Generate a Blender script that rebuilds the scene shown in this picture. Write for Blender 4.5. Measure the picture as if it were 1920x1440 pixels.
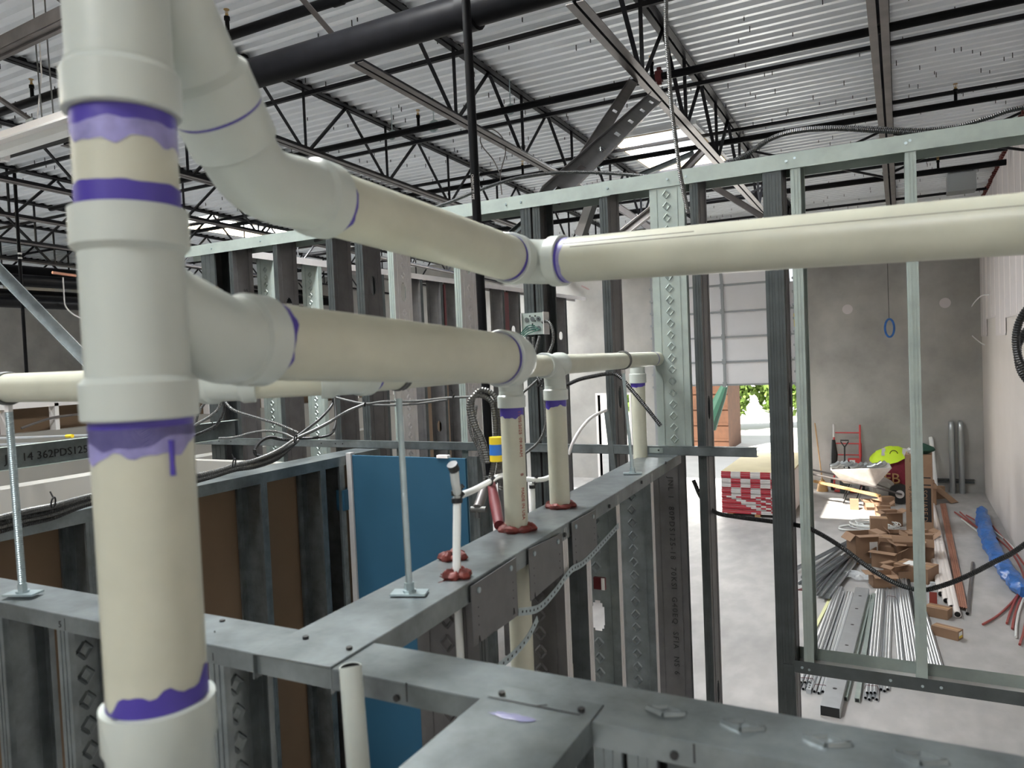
import bpy, math, random
from mathutils import Vector as V, Matrix, Euler
random.seed(7)
for o in list(bpy.data.objects): bpy.data.objects.remove(o)
C = bpy.context.scene.collection
CZ = 3.2                       # eye height above the slab
# ---------------------------------------------------------------- camera
FPX = 1400.0
def nrm(v): return V(v).normalized()
_Y = nrm((730, -80, FPX)); _L = V((-2710, 65, FPX)); _X = -(_L - _L.dot(_Y) * _Y).normalized(); _Z = _X.cross(_Y)
if _Z.y > 0: _Z = -_Z
def ray(x, y):
    c = V((x - 960, y - 720, FPX)); return V((_X.dot(c), _Y.dot(c), _Z.dot(c)))
def U(x, y, X=None, Y=None, Z=None, d=None):
    """point of the place seen at photograph pixel x,y on the plane X / Y / Z (metres above slab) or at depth d"""
    r = ray(x, y)
    t = X / r.x if X is not None else Y / r.y if Y is not None else (Z - CZ) / r.z if Z is not None else d / FPX
    p = r * t; return V((p.x, p.y, p.z + CZ))
cam = bpy.data.cameras.new('camera'); co = bpy.data.objects.new('camera', cam); C.objects.link(co)
rx, ry, rz = V((_X.x, _Y.x, _Z.x)), V((_X.y, _Y.y, _Z.y)), V((_X.z, _Y.z, _Z.z))
co.matrix_world = Matrix(((rx.x, -ry.x, -rz.x, 0), (rx.y, -ry.y, -rz.y, 0), (rx.z, -ry.z, -rz.z, CZ), (0, 0, 0, 1)))
cam.sensor_width = 36; cam.lens = 36 * FPX / 1920; cam.clip_start = .02; cam.clip_end = 300
cam.dof.use_dof = True; cam.dof.focus_distance = 4.5; cam.dof.aperture_fstop = 6.3
bpy.context.scene.camera = co
# ---------------------------------------------------------------- light
w = bpy.data.worlds.new('world'); bpy.context.scene.world = w; w.use_nodes = True
w.node_tree.nodes['Background'].inputs[0].default_value = (.86, .93, 1, 1)
w.node_tree.nodes['Background'].inputs[1].default_value = 1.0
vs = bpy.context.scene.view_settings
vs.view_transform = 'Standard'; vs.look = 'None'; vs.gamma = 1; vs.exposure = 0.45; vs.use_curve_mapping = False
def roofz(Y, zi=6.48): return zi - .03 * Y
SKY = [(-3.5, -2.35, 9.9, 12.2), (-12.8, -11.6, 10.3, 12.6), (-3.5, -2.35, 1.2, 3.4), (-11, -9.9, -1.2, 1.0), (-18.5, -17.4, 5, 7.3), (-1.6, -.4, -4.8, -2.6), (-8.9, -7.8, 13.6, 15.9), (-15, -14, -1, 1.3)]  # first two are seen; the rest are added, unseen, for fill light
E_SKY = [210, 350, 420, 300, 900, 260, 400, 200]
sun = bpy.data.lights.new('sun', 'SUN'); so = bpy.data.objects.new('sun', sun); C.objects.link(so)
sun.energy = 15; sun.angle = math.radians(.6); sun.color = (1, .95, .86)
so.rotation_euler = V((2.0, 4.6, -6.2)).to_track_quat('-Z', 'Y').to_euler()
def area(nm, loc, dirv, sx, sy, e, col=(1, 1, 1)):
    l = bpy.data.lights.new(nm, 'AREA'); l.shape = 'RECTANGLE'; l.size = sx; l.size_y = sy; l.energy = e; l.color = col
    o = bpy.data.objects.new(nm, l); C.objects.link(o); o.location = loc; o.rotation_euler = V(dirv).to_track_quat('-Z', 'Y').to_euler(); return o
for i, (a, b, c, d) in enumerate(SKY):
    area('skylight_and_fill_light', ((a + b) / 2, (c + d) / 2, roofz((c + d) / 2) + .30), (0, 0, -1), b - a - .1, d - c - .1, E_SKY[i], (.93, .97, 1))
area('door_daylight', (-3.7, 18.6, 1.2), (0, -1, -.1), 3.0, 2.3, 230, (1, .97, .9))
# ---------------------------------------------------------------- materials
def mat(nm, col, rough=.6, metal=0, n=.0, ns=8, bump=0, bs=60, spec=.5, col2=None, emit=0, scale=(1, 1, 1), alpha=1, coord='Object'):
    m = bpy.data.materials.new(nm); m.use_nodes = True; nt = m.node_tree; b = nt.nodes['Principled BSDF']
    b.inputs['Base Color'].default_value = (*col, 1); b.inputs['Roughness'].default_value = rough; b.inputs['Metallic'].default_value = metal
    b.inputs['Specular IOR Level'].default_value = spec
    if emit: b.inputs['Emission Color'].default_value = (*col, 1); b.inputs['Emission Strength'].default_value = emit
    if alpha < 1: b.inputs['Alpha'].default_value = alpha
    tc = None
    if n or bump:
        tc = nt.nodes.new('ShaderNodeTexCoord'); mp = nt.nodes.new('ShaderNodeMapping'); mp.inputs['Scale'].default_value = scale
        nt.links.new(tc.outputs[coord], mp.inputs[0])
    if n:
        t = nt.nodes.new('ShaderNodeTexNoise'); t.inputs['Scale'].default_value = ns; t.inputs['Detail'].default_value = 6; t.inputs['Roughness'].default_value = .6
        nt.links.new(mp.outputs[0], t.inputs['Vector']); r = nt.nodes.new('ShaderNodeValToRGB')
        c2 = col2 or tuple(max(0, c * (1 - n)) for c in col); r.color_ramp.elements[0].color = (*c2, 1); r.color_ramp.elements[0].position = .32
        c1 = col if col2 else tuple(min(1, c * (1 + n * .35)) for c in col)
        r.color_ramp.elements[1].color = (*c1, 1); r.color_ramp.elements[1].position = .68
        nt.links.new(t.outputs[0], r.inputs[0]); nt.links.new(r.outputs[0], b.inputs['Base Color'])
    if bump:
        t = nt.nodes.new('ShaderNodeTexNoise'); t.inputs['Scale'].default_value = bs; t.inputs['Detail'].default_value = 4
        nt.links.new(mp.outputs[0], t.inputs['Vector']); bp = nt.nodes.new('ShaderNodeBump'); bp.inputs['Strength'].default_value = bump; bp.inputs['Distance'].default_value = .01
        nt.links.new(t.outputs[0], bp.inputs['Height']); nt.links.new(bp.outputs[0], b.inputs['Normal'])
    return m
M = {}
M['pipe'] = mat('pvc_pipe', (.485, .485, .39), .38, n=.10, ns=9)
M['fit'] = mat('pvc_fitting', (.47, .505, .465), .33, n=.05, ns=7)
M['primer'] = mat('purple_primer', (.055, .035, .28), .4, n=.0, ns=40)
M['primer2'] = mat('pale_purple_primer', (.27, .25, .5), .45, n=.35, ns=30)
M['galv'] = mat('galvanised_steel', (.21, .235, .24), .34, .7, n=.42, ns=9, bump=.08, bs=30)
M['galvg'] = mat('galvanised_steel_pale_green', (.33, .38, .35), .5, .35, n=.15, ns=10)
M['galvw'] = mat('bright_and_lit_steel', (.60, .58, .57), .5, .3, n=.08, ns=10)  # also puts light on stud faces and edges as a paler colour
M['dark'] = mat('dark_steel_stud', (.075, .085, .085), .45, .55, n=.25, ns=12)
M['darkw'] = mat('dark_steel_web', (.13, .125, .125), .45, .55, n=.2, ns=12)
M['plate'] = mat('nail_plate_steel', (.14, .14, .14), .5, .5, n=.15, ns=20)
M['joist'] = mat('joist_black_primer', (.011, .011, .014), .55, 0, n=.3, ns=6, spec=.25)
M['chord'] = mat('joist_bottom_chord_paint', (.15, .135, .13), .45, .3, n=.3, ns=5)
M['blk'] = mat('black_sprinkler_pipe', (.006, .006, .007), .45, 0, n=.3, ns=10, spec=.10)
M['deck'] = mat('galvanised_roof_deck', (.82, .85, .88), .42, .2, n=.06, ns=2)
M['conc'] = mat('concrete_floor', (.50, .49, .475), .6, spec=.25, n=.0, bump=.03, bs=9)
M['wallc'] = mat('tilt_up_concrete', (.43, .42, .395), .8, n=.28, ns=.9, bump=.1, bs=20)
M['dry'] = mat('drywall_paper', (.62, .58, .55), .85, n=.07, ns=.8)
M['dryl'] = mat('taped_drywall', (.66, .62, .62), .85, n=.06, ns=1.2)
M['mud'] = mat('joint_compound', (.82, .77, .76), .85)
M['kraft'] = mat('brown_drywall_back', (.15, .098, .058), .85, n=.12, ns=2)
M['beige'] = mat('beige_drywall', (.30, .29, .265), .85, n=.05, ns=2)
M['blue'] = mat('blue_mould_resistant_board', (.011, .070, .125), .7, n=.05, ns=3)
M['putty'] = mat('red_firestop_putty', (.13, .017, .011), .6, n=.35, ns=30, bump=.5, bs=60)
M['red'] = mat('red_plastic', (.10, .006, .009), .6, n=.2, ns=10)
M['cable'] = mat('armoured_cable_steel', (.10, .10, .096), .5, .4)
M['cabled'] = mat('dark_armoured_cable', (.03, .03, .03), .4, .5)
M['cableg'] = mat('grey_ribbed_conduit', (.10, .098, .09), .45, .5)
M['zinc'] = mat('zinc_plated_steel', (.42, .50, .52), .35, .85, n=.15, ns=25)
M['black'] = mat('black_rubber_and_hole_shade', (.012, .012, .012), .5)  # also darkens pipe bores and holes in place of shade
M['pex'] = mat('white_pex', (.74, .76, .74), .35)
M['card'] = mat('cardboard', (.30, .185, .115), .85, n=.12, ns=4)
M['cardd'] = mat('cardboard_inside', (.22, .13, .08), .9)
M['white'] = mat('white_plastic', (.8, .8, .8), .5)
M['emt'] = mat('emt_conduit', (.52, .54, .56), .35, .7, n=.1, ns=6)
M['copper'] = mat('copper_pipe', (.52, .25, .17), .4, .5, n=.2, ns=5)
M['wpvc'] = mat('white_pvc_pipe', (.78, .72, .68), .4)
M['bluet'] = mat('blue_plastic_wrap', (.03, .16, .52), .35, n=.4, ns=9, bump=.8, bs=14)
M['pexr'] = mat('red_pex', (.32, .06, .05), .4)
M['truck'] = mat('hand_truck_red', (.55, .05, .05), .45)
M['tray'] = mat('wheelbarrow_tray', (.58, .55, .52), .5, n=.2, ns=8)
M['duct'] = mat('galvanised_duct', (.46, .49, .50), .3, .8)
M['vest'] = mat('safety_vest_yellow', (.62, .85, .03), .7)
M['maroon'] = mat('maroon_sack', (.20, .012, .03), .7, n=.25, ns=14)
M['bark'] = mat('tree_bark', (.16, .12, .08), .9)
M['wood'] = mat('pale_lumber', (.50, .30, .13), .7, n=.2, ns=6)
M['tape'] = mat('red_end_tape', (.36, .015, .03), .6)
M['sheet_top'] = mat('tan_board_face', (.42, .36, .20), .85, n=.15, ns=1.5)
M['ply'] = mat('plywood', (.10, .042, .02), .8, n=.25, ns=5)
M['green'] = mat('green_fabric', (.008, .05, .03), .7)
M['leaf'] = mat('foliage', (.20, .32, .06), .8, n=.6, ns=3)
M['yel'] = mat('yellow_label', (.75, .55, .02), .6)
M['lab'] = mat('white_label', (.82, .82, .80), .6)
M['ink'] = mat('black_ink', (.012, .012, .012), .6)
M['inkr'] = mat('red_ink', (.30, .05, .04), .6)
M['brass'] = mat('brass', (.45, .30, .12), .35, .9)
M['door'] = mat('overhead_door_panel', (.68, .68, .70), .6, n=.04, ns=2)
M['doorf'] = mat('overhead_door_hardware', (.30, .32, .33), .5, .5)
M['fix'] = mat('white_enamel', (.86, .83, .81), .4)
M['lens'] = mat('fluorescent_lens', (.84, .86, .84), .4)
M['curb'] = mat('skylight_curb_wood', (.62, .46, .25), .7)
M['curbw'] = mat('skylight_curb_white', (.75, .77, .78), .6)
M['ext'] = mat('sunlit_pavement', (.72, .70, .66), .9, n=.1, ns=1)
M['film'] = mat('clear_plastic_film', (.75, .78, .80), .25, n=.3, ns=20, alpha=.55)
M['gwire'] = mat('green_wire', (.01, .10, .07), .4)
M['bluebag'] = mat('blue_print_bag', (.75, .76, .80), .5, n=1, ns=9, col2=(.10, .16, .45))
M['orange'] = mat('orange_liquid', (.75, .12, .02), .3)
M['yellowpipe'] = mat('pale_yellow_strip', (.75, .75, .40), .5)
# concrete slab: broom marks, stains, control joints
def slab(m):
    nt = m.node_tree; b = nt.nodes['Principled BSDF']; tc = nt.nodes.new('ShaderNodeTexCoord')
    def noise(s, d, sc):
        mp = nt.nodes.new('ShaderNodeMapping'); mp.inputs['Scale'].default_value = sc; nt.links.new(tc.outputs['Object'], mp.inputs[0])
        t = nt.nodes.new('ShaderNodeTexNoise'); t.inputs['Scale'].default_value = s; t.inputs['Detail'].default_value = d; nt.links.new(mp.outputs[0], t.inputs['Vector']); return t
    a = noise(.55, 7, (1, 1, 1)); c = noise(5, 6, (1, .5, 1))
    r = nt.nodes.new('ShaderNodeValToRGB'); r.color_ramp.elements[0].position = .35; r.color_ramp.elements[1].position = .66
    r.color_ramp.elements[0].color = (.37, .36, .35, 1); r.color_ramp.elements[1].color = (.475, .46, .445, 1); nt.links.new(a.outputs[0], r.inputs[0])
    r2 = nt.nodes.new('ShaderNodeValToRGB'); r2.color_ramp.elements[0].position = .40; r2.color_ramp.elements[1].position = .70
    r2.color_ramp.elements[0].color = (.88, .88, .88, 1); r2.color_ramp.elements[1].color = (1.06, 1.06, 1.06, 1); nt.links.new(c.outputs[0], r2.inputs[0])
    mx = nt.nodes.new('ShaderNodeMixRGB'); mx.blend_type = 'MULTIPLY'; mx.inputs[0].default_value = 1
    nt.links.new(r.outputs[0], mx.inputs[1]); nt.links.new(r2.outputs[0], mx.inputs[2]); nt.links.new(mx.outputs[0], b.inputs['Base Color'])
slab(M['conc'])
# ---------------------------------------------------------------- mesh kit
class MB:
    def __init__(s): s.v = []; s.f = []; s.m = []; s.mi = 0
    def add(s, vs, fs):
        k = len(s.v); s.v += [tuple(v) for v in vs]; s.f += [tuple(i + k for i in f) for f in fs]; s.m += [s.mi] * len(fs); return s
    def box(s, a, b, c=None):
        x0, y0, z0 = a; x1, y1, z1 = b
        vs = [V((x, y, z)) for z in (z0, z1) for y in (y0, y1) for x in (x0, x1)]
        if c: vs = [c @ v for v in vs]
        return s.add(vs, [(0, 2, 3, 1), (4, 5, 7, 6), (0, 1, 5, 4), (2, 6, 7, 3), (0, 4, 6, 2), (1, 3, 7, 5)])
    def bar(s, p, q, w, h, up=(0, 0, 1), off=(0, 0)):
        p = V(p); q = V(q); d = (q - p); L = d.length; d.normalize(); up = V(up)
        sd = d.cross(up)
        if sd.length < 1e-4: sd = d.cross(V((1, 0, 0)))
        sd.normalize(); u = sd.cross(d)
        Mx = Matrix(((sd.x, d.x, u.x, p.x), (sd.y, d.y, u.y, p.y), (sd.z, d.z, u.z, p.z), (0, 0, 0, 1)))
        return s.box((-w / 2 + off[0], 0, -h / 2 + off[1]), (w / 2 + off[0], L, h / 2 + off[1]), Mx)
    def ridge(s, p, q, w_, h):
        p = V(p); q = V(q); d = (q - p).normalized(); sd = d.cross(V((1, 0, 0))); a = sd * w_ / 2
        for k in (-1, 1):
            n = V((k * h, 0, 0)); s.add([p - a, p + a, q + a, q - a, p + n, q + n], [(0, 3, 5, 4), (1, 4, 5, 2), (0, 4, 1), (3, 2, 5)] if k > 0 else [(0, 4, 5, 3), (1, 2, 5, 4), (0, 1, 4), (3, 5, 2)])
        return s
    def tube(s, pts, r, n=12, cap=True, hollow=0):
        pts = [V(p) for p in pts]; rs = r if isinstance(r, (list, tuple)) else [r] * len(pts)
        N = len(pts); T = []
        for i in range(N):
            a = pts[max(0, i - 1)]; b = pts[min(N - 1, i + 1)]; j = i
            while (b - a).length < 1e-6:
                j += 1; a = pts[max(0, i - j)]; b = pts[min(N - 1, i + j)]
                if j > N: b = a + V((0, 0, 1))
            T.append((b - a).normalized())
        ref = V((0, 0, 1)) if abs(T[0].z) < .9 else V((1, 0, 0)); u = T[0].cross(ref).normalized(); vs = []
        for i in range(N):
            u = (u - u.dot(T[i]) * T[i]).normalized(); w_ = T[i].cross(u)
            for k in range(n):
                a = 2 * math.pi * k / n; vs.append(pts[i] + (u * math.cos(a) + w_ * math.sin(a)) * rs[i])
        fs = [(i * n + k, i * n + (k + 1) % n, (i + 1) * n + (k + 1) % n, (i + 1) * n + k) for i in range(N - 1) for k in range(n)]
        s.add(vs, fs)
        if hollow:
            for e, j in ((0, 0), (N - 1, 1)):
                dpt = .03 if N > 1 else 0
                c = pts[e]; t = T[e] * (-1 if e == 0 else 1)
                k0 = len(s.v); ring = [V(vs[e * n + k]) for k in range(n)]
                inn = [c + (p - c) * hollow for p in ring]; deep = [p - t * .03 for p in inn]
                s.add(ring + inn, [(k, (k + 1) % n, n + (k + 1) % n, n + k) for k in range(n)] )
                s.mi = 1; s.add(inn + deep, [(k, (k + 1) % n, n + (k + 1) % n, n + k) for k in range(n)] + [tuple(range(n, 2 * n))]); s.mi = 0
        elif cap: s.add(vs[:n], [tuple(range(n))]); s.add(vs[-n:], [tuple(range(n - 1, -1, -1))])
        return s
    def build(s, name, mats, parent=None, smooth=True, sharp=.6):
        me = bpy.data.meshes.new(name); me.from_pydata(s.v, [], s.f)
        if not isinstance(mats, (list, tuple)): mats = [mats]
        if max(s.m or [0]) >= len(mats): mats = list(mats) + [M['black']]
        for m in mats: me.materials.append(m)
        for p, i in zip(me.polygons, s.m): p.material_index = i; p.use_smooth = smooth
        me.update()
        if smooth:
            try: me.set_sharp_from_angle(angle=sharp)
            except Exception: pass
        o = bpy.data.objects.new(name, me); C.objects.link(o)
        if parent: o.parent = parent; o.matrix_parent_inverse = parent.matrix_world.inverted()
        return o
def tag(o, label, cat, group=None, kind=None):
    if label: o['label'] = label
    if cat: o['category'] = cat
    if group: o['group'] = group
    if kind: o['kind'] = kind
    return o
def thing(name, label, cat, loc=(0, 0, 0), rz=0, group=None):
    o = bpy.data.objects.new(name, None); C.objects.link(o); o.location = loc; o.rotation_euler = (0, 0, rz); o.empty_display_size = .05
    o.matrix_world = Matrix.Translation(V(loc)) @ Matrix.Rotation(rz, 4, 'Z')
    return tag(o, label, cat, group)
def loc(o): return Matrix.Translation(o.location) @ Matrix.Rotation(o.rotation_euler.z, 4, 'Z')
def part(mb, name, m, parent, smooth=True):      # geometry given in the thing's own frame
    o = mb.build(name, m, None, smooth); o.parent = parent; return o
def struct(mb, name, m, smooth=False):
    o = mb.build(name, m, None, smooth); o['kind'] = 'structure'; return o
def dup(r, loc_, rz=None, label=None, group=None, name=None):
    c = r.copy(); C.objects.link(c); c.location = loc_
    if rz is not None: c.rotation_euler = (0, 0, rz)
    if label: c['label'] = label
    if group: c['group'] = group
    for ch in list(r.children):
        d = ch.copy(); C.objects.link(d); d.parent = c
        for g in list(ch.children): e = g.copy(); C.objects.link(e); e.parent = d
    return c
def spline(pts, k=8):
    pts = [V(p) for p in pts]; P = [pts[0] * 2 - pts[1]] + pts + [pts[-1] * 2 - pts[-2]]; out = []
    for i in range(1, len(P) - 2):
        for j in range(k):
            t = j / k; a, b, c, d = P[i - 1:i + 3]
            out.append(.5 * ((2 * b) + (c - a) * t + (2 * a - 5 * b + 4 * c - d) * t * t + (3 * b - a - 3 * c + d) * t ** 3))
    out.append(pts[-1]); return out
def resample(pts, step):
    out = [pts[0]]; acc = 0
    for a, b in zip(pts, pts[1:]):
        L = (b - a).length
        if L < 1e-9: continue
        t = step - acc
        while t <= L: out.append(a + (b - a) * (t / L)); t += step
        acc = (acc + L) % step if L + acc >= step else acc + L
    return out
def cable(name, pts, r, m, label, cat='cable', ridge=True, parent=None, n=8, k=8, group=None):
    p = spline(pts, k)
    if ridge:
        p = resample(p, .0035 if r < .012 else .0045); rs = [r * (1.08 if i % 2 else .86) for i in range(len(p))]
    else: rs = [r] * len(p)
    o = MB().tube(p, rs, n).build(name, m, parent, smooth=not ridge)
    if not parent: tag(o, label, cat, group)
    return o
def text(s, size, m, parent, Mx, name='printed_text', ext=.0004, sp=1.0):
    cu = bpy.data.curves.new('t', 'FONT'); cu.body = s; cu.size = size; cu.extrude = ext; cu.resolution_u = 2; cu.space_character = sp
    o = bpy.data.objects.new('t', cu); C.objects.link(o); bpy.context.view_layer.update()
    me = bpy.data.meshes.new_from_object(o.evaluated_get(bpy.context.evaluated_depsgraph_get())); bpy.data.objects.remove(o)
    me.materials.clear(); me.materials.append(m); o = bpy.data.objects.new(name, me); C.objects.link(o); o.parent = parent; o.matrix_basis = Mx; return o
def sub_of(t, nm):
    for c in t.children:
        if c.name.split('.')[0] == nm: return c
    return t
def frame(o, ex, ey, ez): 
    ex, ey, ez = V(ex).normalized(), V(ey).normalized(), V(ez).normalized()
    return Matrix(((ex.x, ey.x, ez.x, o[0]), (ex.y, ey.y, ez.y, o[1]), (ex.z, ey.z, ez.z, o[2]), (0, 0, 0, 1)))
# ================================================================ the building
FW = 18.0; RW = 1.446; LW = -25.0; BK = -6.0
mb = MB().box((LW - .2, BK, -.2), (RW + .25, FW + .2, 0)); struct(mb, 'floor', M['conc'])
# roof deck: real flutes running across the bays, skylight openings left out
mb = MB(); P = .1524; y = BK
prof = [(0, 0), (.045, 0), (.065, .038), (.1324, .038), (.1524, 0)]
while y < FW:
    cuts = sorted([(a, b) for a, b, c, d in SKY if y + P > c and y < d]); xs = LW - .3; segs = []
    for a, b in cuts: segs.append((xs, a)); xs = b
    segs.append((xs, RW + .3))
    for a, b in segs:
        vs = []; 
        for (dy, dz) in prof:
            zz = roofz(y + dy) + dz
            vs += [(a, y + dy, zz), (b, y + dy, zz)]
        n = len(prof); top = [(x, yy, zz + .02) for x, yy, zz in vs]
        mb.add(vs + top, [(2 * i, 2 * i + 1, 2 * i + 3, 2 * i + 2) for i in range(n - 1)] + [(2 * n + 2 * i, 2 * n + 2 * i + 2, 2 * n + 2 * i + 3, 2 * n + 2 * i + 1) for i in range(n - 1)])
    y += P
mb.mi = 1   # fasteners poking through the flutes
rnd = random.Random(3)
for i in range(900):
    X = rnd.uniform(-12, 1.4); Y = rnd.uniform(4, 17.8)
    if any(a - .1 < X < b + .1 and c - .1 < Y < d + .1 for a, b, c, d in SKY): continue
    mb.box((X - .004, Y - .004, roofz(Y) - .035), (X + .004, Y + .004, roofz(Y) + .02))
struct(mb, 'ceiling', [M['deck'], M['black']])
# far wall with overhead door and personnel door openings
DX0, DX1, DZ = -5.35, -2.10, 5.2
PX0, PX1, PZ = -6.95, -6.1, 2.15
mb = MB(); f = FW
zt = roofz(FW) + .1
for a, b, z0, z1 in [(LW, PX0, 0, zt), (PX0, PX1, PZ, zt), (PX1, DX0, 0, zt), (DX0, DX1, DZ, zt), (DX1, RW + .2, 0, zt)]: mb.box((a, f, z0), (b, f + .18, z1))
struct(mb, 'wall_far', M['wallc'])
mb = MB()
for zc, w_, hh in ((.0, 0, 0),): pass
for px, py, rr in ((1589, 580, .105), (1772, 568, .105)):
    p = U(px, py, Y=FW); mb = MB().tube([p + V((0, -.012, 0)), p], rr, 28)
    tag(mb.build('patch_disc', M['dryl']), 'pale round grout patch on far concrete wall, ' + ('nearer the overhead door' if px < 1600 else 'nearer the white side wall'), 'patch', 'grout patches on the far wall')
struct(MB().box((LW - .18, BK, 0), (LW, FW, roofz(BK) + .1)), 'wall_left', M['wallc'])
# right wall: drywall with a taped second layer of uneven length on top
struct(MB().box((RW + .014, BK, 0), (RW + .2, FW, roofz(BK) + .1)), 'wall_right', M['dry'])
mb = MB(); k = 0
drops = [(18, 16.86, 3.23), (16.86, 16.6, 3.55), (16.6, 15.33, 3.55), (15.33, 13.95, 3.23), (13.95, 12.6, 3.50), (12.6, 11.4, 3.2), (11.4, 10.2, 3.5), (10.2, 9.0, 3.2), (9.0, 7.8, 3.5), (7.8, 6.6, 3.2), (6.6, 5.4, 3.5), (5.4, 3.4, 3.2)]
for a, b, z0 in drops: 
    mb.box((RW, b + .004, z0), (RW + .016, a - .004, roofz(a) - .12))
mb.mi = 1
for a, b, z0 in drops:
    for yy in (b, (a + b) / 2):
        mb.box((RW - .002, yy - .05, z0 + .03), (RW + .001, yy + .05, roofz(a) - .14))
mb.mi = 2
yy = 5.0
while yy < 17.9:
    z = roofz(yy); mb.box((RW - .03, yy, z - .12), (RW + .012, yy + .06, z - .02 - .05 * rnd.random())); yy += .1524
struct(mb, 'trim_1', [M['dryl'], M['mud'], M['putty']])
struct(MB().box((LW - .2, BK - .2, 0), (RW + .3, BK, roofz(BK) + .1)), 'wall_back', M['wallc'])
# curbs of the seen skylights and of those added for fill
for i, (a, b, c, d) in enumerate(SKY):
    z = roofz((c + d) / 2); mb = MB()
    for q in (((a - .05, c - .05, z - .02), (a, d + .05, z + .42)), ((b, c - .05, z - .02), (b + .05, d + .05, z + .42)), ((a, c - .05, z - .02), (b, c, z + .42)), ((a, d, z - .02), (b, d + .05, z + .42))): mb.box(*q)
    mb.mi = 1
    mb.box((a, c, z - .03), (a + .012, d, z + .1)); mb.box((b - .012, c, z - .03), (b, d, z + .1)); mb.box((a, d - .012, z - .03), (b, d, z + .1)); mb.box((a, c, z - .03), (b, c + .012, z + .1))
    if i: mb.box((a, c, z + .40), (b, d, z + .41))  # opaque lid added to keep the sun out of all but the first
    struct(mb, 'seen_and_added_skylight_%d' % (i + 1), [M['curbw'], M['curb']])
# overhead door: sections, stiles, track, hinges
t = thing('overhead_door', 'white sectional overhead door, partly raised, in the far concrete wall', 'door', ((DX0 + DX1) / 2, FW - .08, 2.36))
L = t.matrix_world.inverted()
zs = [2.36, 2.90, 3.48, 4.07, 4.66]
for i, z in enumerate(zs[:-1]):
    part(MB().box((DX0 - .04, FW - .10, z + .006), (DX1 + .04, FW - .05, zs[i + 1] - .006), L), 'door_section', M['door'], t)
    part(MB().box((DX0 - .04, FW - .135, z - .03), (DX1 + .04, FW - .095, z + .012), L), 'section_rail', M['doorf'], t)
# top sections curve inward along the horizontal track
z0 = 4.66; pts = [(FW - .08, 4.66), (FW - .22, 5.05), (FW - .62, 5.28), (FW - 1.15, 5.32), (FW - 1.75, 5.33)]
for a, b in zip(pts, pts[1:]):
    part(MB().bar(L @ V((((DX0 + DX1) / 2), a[0], a[1])), L @ V((((DX0 + DX1) / 2), b[0], b[1])), DX1 - DX0 - .2, .045), 'door_section', M['door'], t)
    part(MB().bar(L @ V((((DX0 + DX1) / 2), a[0] - .02, a[1])), L @ V((((DX0 + DX1) / 2), a[0] - .02, a[1] + .05)), DX1 - DX0 - .2, .05, up=(0, 1, 0)), 'section_rail', M['doorf'], t)
for X in (DX0 + .14, -3.70, DX1 - .14):
    mb = MB().box((X - .03, FW - .14, 2.36), (X + .03, FW - .10, 4.66), L)
    for a, b in zip(pts, pts[1:]): mb.bar(L @ V((X, a[0] - .03, a[1] - .03)), L @ V((X, b[0] - .03, b[1] - .03)), .06, .02)
    for z in zs: mb.box((X - .045, FW - .155, z - .06), (X + .045, FW - .13, z + .06), L)
    part(mb, 'stile', M['doorf'], t)
for X in (DX0 - .02, DX1 + .02):
    mb = MB().box((X - .05, FW - .12, 0), (X + .05, FW - .01, 5.0), L)
    for z in [2.3 + .3 * k for k in range(9)]: mb.box((X - .07, FW - .17, z), (X + .02, FW - .10, z + .05), L)
    mb.mi = 1; mb.box((X - .05, FW - .135, 3.63), (X + .05, FW - .12, 3.93), L) if X > -3 else None
    part(mb, 'door_track', [M['doorf'], M['yel']], t)
# personnel door frame and daylight outside
struct(MB().box((PX0 - .05, FW - .03, 0), (PX0, FW + .2, PZ + .05)).box((PX1, FW - .03, 0), (PX1 + .05, FW + .2, PZ + .05)).box((PX0, FW - .03, PZ), (PX1, FW + .2, PZ + .05)), 'door_1', M['fix'])
struct(MB().box((-60, FW + .19, -.25), (40, 90, -.02)), 'floor_outside', M['ext'])
# outside: hedge, dumpster of plywood, umbrella, low wall
def blob(mb, c, r, n=900, s=.16, seed=1):
    rn = random.Random(seed)
    for i in range(n):
        v = V((rn.gauss(0, 1), rn.gauss(0, 1), rn.gauss(0, 1))).normalized() * (rn.random() ** .35)
        p = V(c) + V((v.x * r[0], v.y * r[1], v.z * r[2])); a = V((rn.gauss(0, 1), rn.gauss(0, 1), rn.gauss(0, 1))).normalized() * s; b = a.cross(V((rn.gauss(0, 1), rn.gauss(0, 1), rn.gauss(0, 1)))).normalized() * s * .5
        mb.add([p - a, p + b, p + a, p - b], [(0, 1, 2, 3)])
    return mb
for X, Y, h, sd in ((-6.2, 30, 4.2, 1), (-4.2, 31, 4.4, 2), (-9.5, 30, 4.4, 3)):
    t = thing('tree', {1: 'yellow green drooping tree outside the overhead door', 2: 'mid green tree outside, seen at the right of the overhead door', 3: 'green shrub outside the narrow doorway in the far wall'}[sd], 'tree', (X, Y, -.02))
    part(blob(MB(), (0, 0, h * .46), (1.1, .9, h * .38), 1500, .2, sd), 'foliage', M['leaf'], t, False)
    part(MB().tube([(0, 0, 0), (.05, 0, h * .3), (0, .05, h * .8)], [.12, .09, .04], 8), 'trunk', M['bark'], t)
t = thing('site_shed', 'orange brown plywood sided shed outside the overhead door', 'shed', (-6.0, 24, -.02))
part(MB().box((-1.4, 0, 0), (1.1, 2, 2.9)), 'wall_panel', M['ply'], t); part(MB().box((-1.45, -.1, 2.9), (1.15, 2.1, 3.0)), 'roof', M['dark'], t)
for k in range(5): part(MB().box((-1.4, -.03, .5 * k + .3), (1.1, 0, .5 * k + .36)), 'rail', M['ply'], t)
t = thing('folded_umbrella', 'green folded umbrella leaning by the shed outside the door', 'umbrella', (-4.85, 22.5, -.02))
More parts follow.
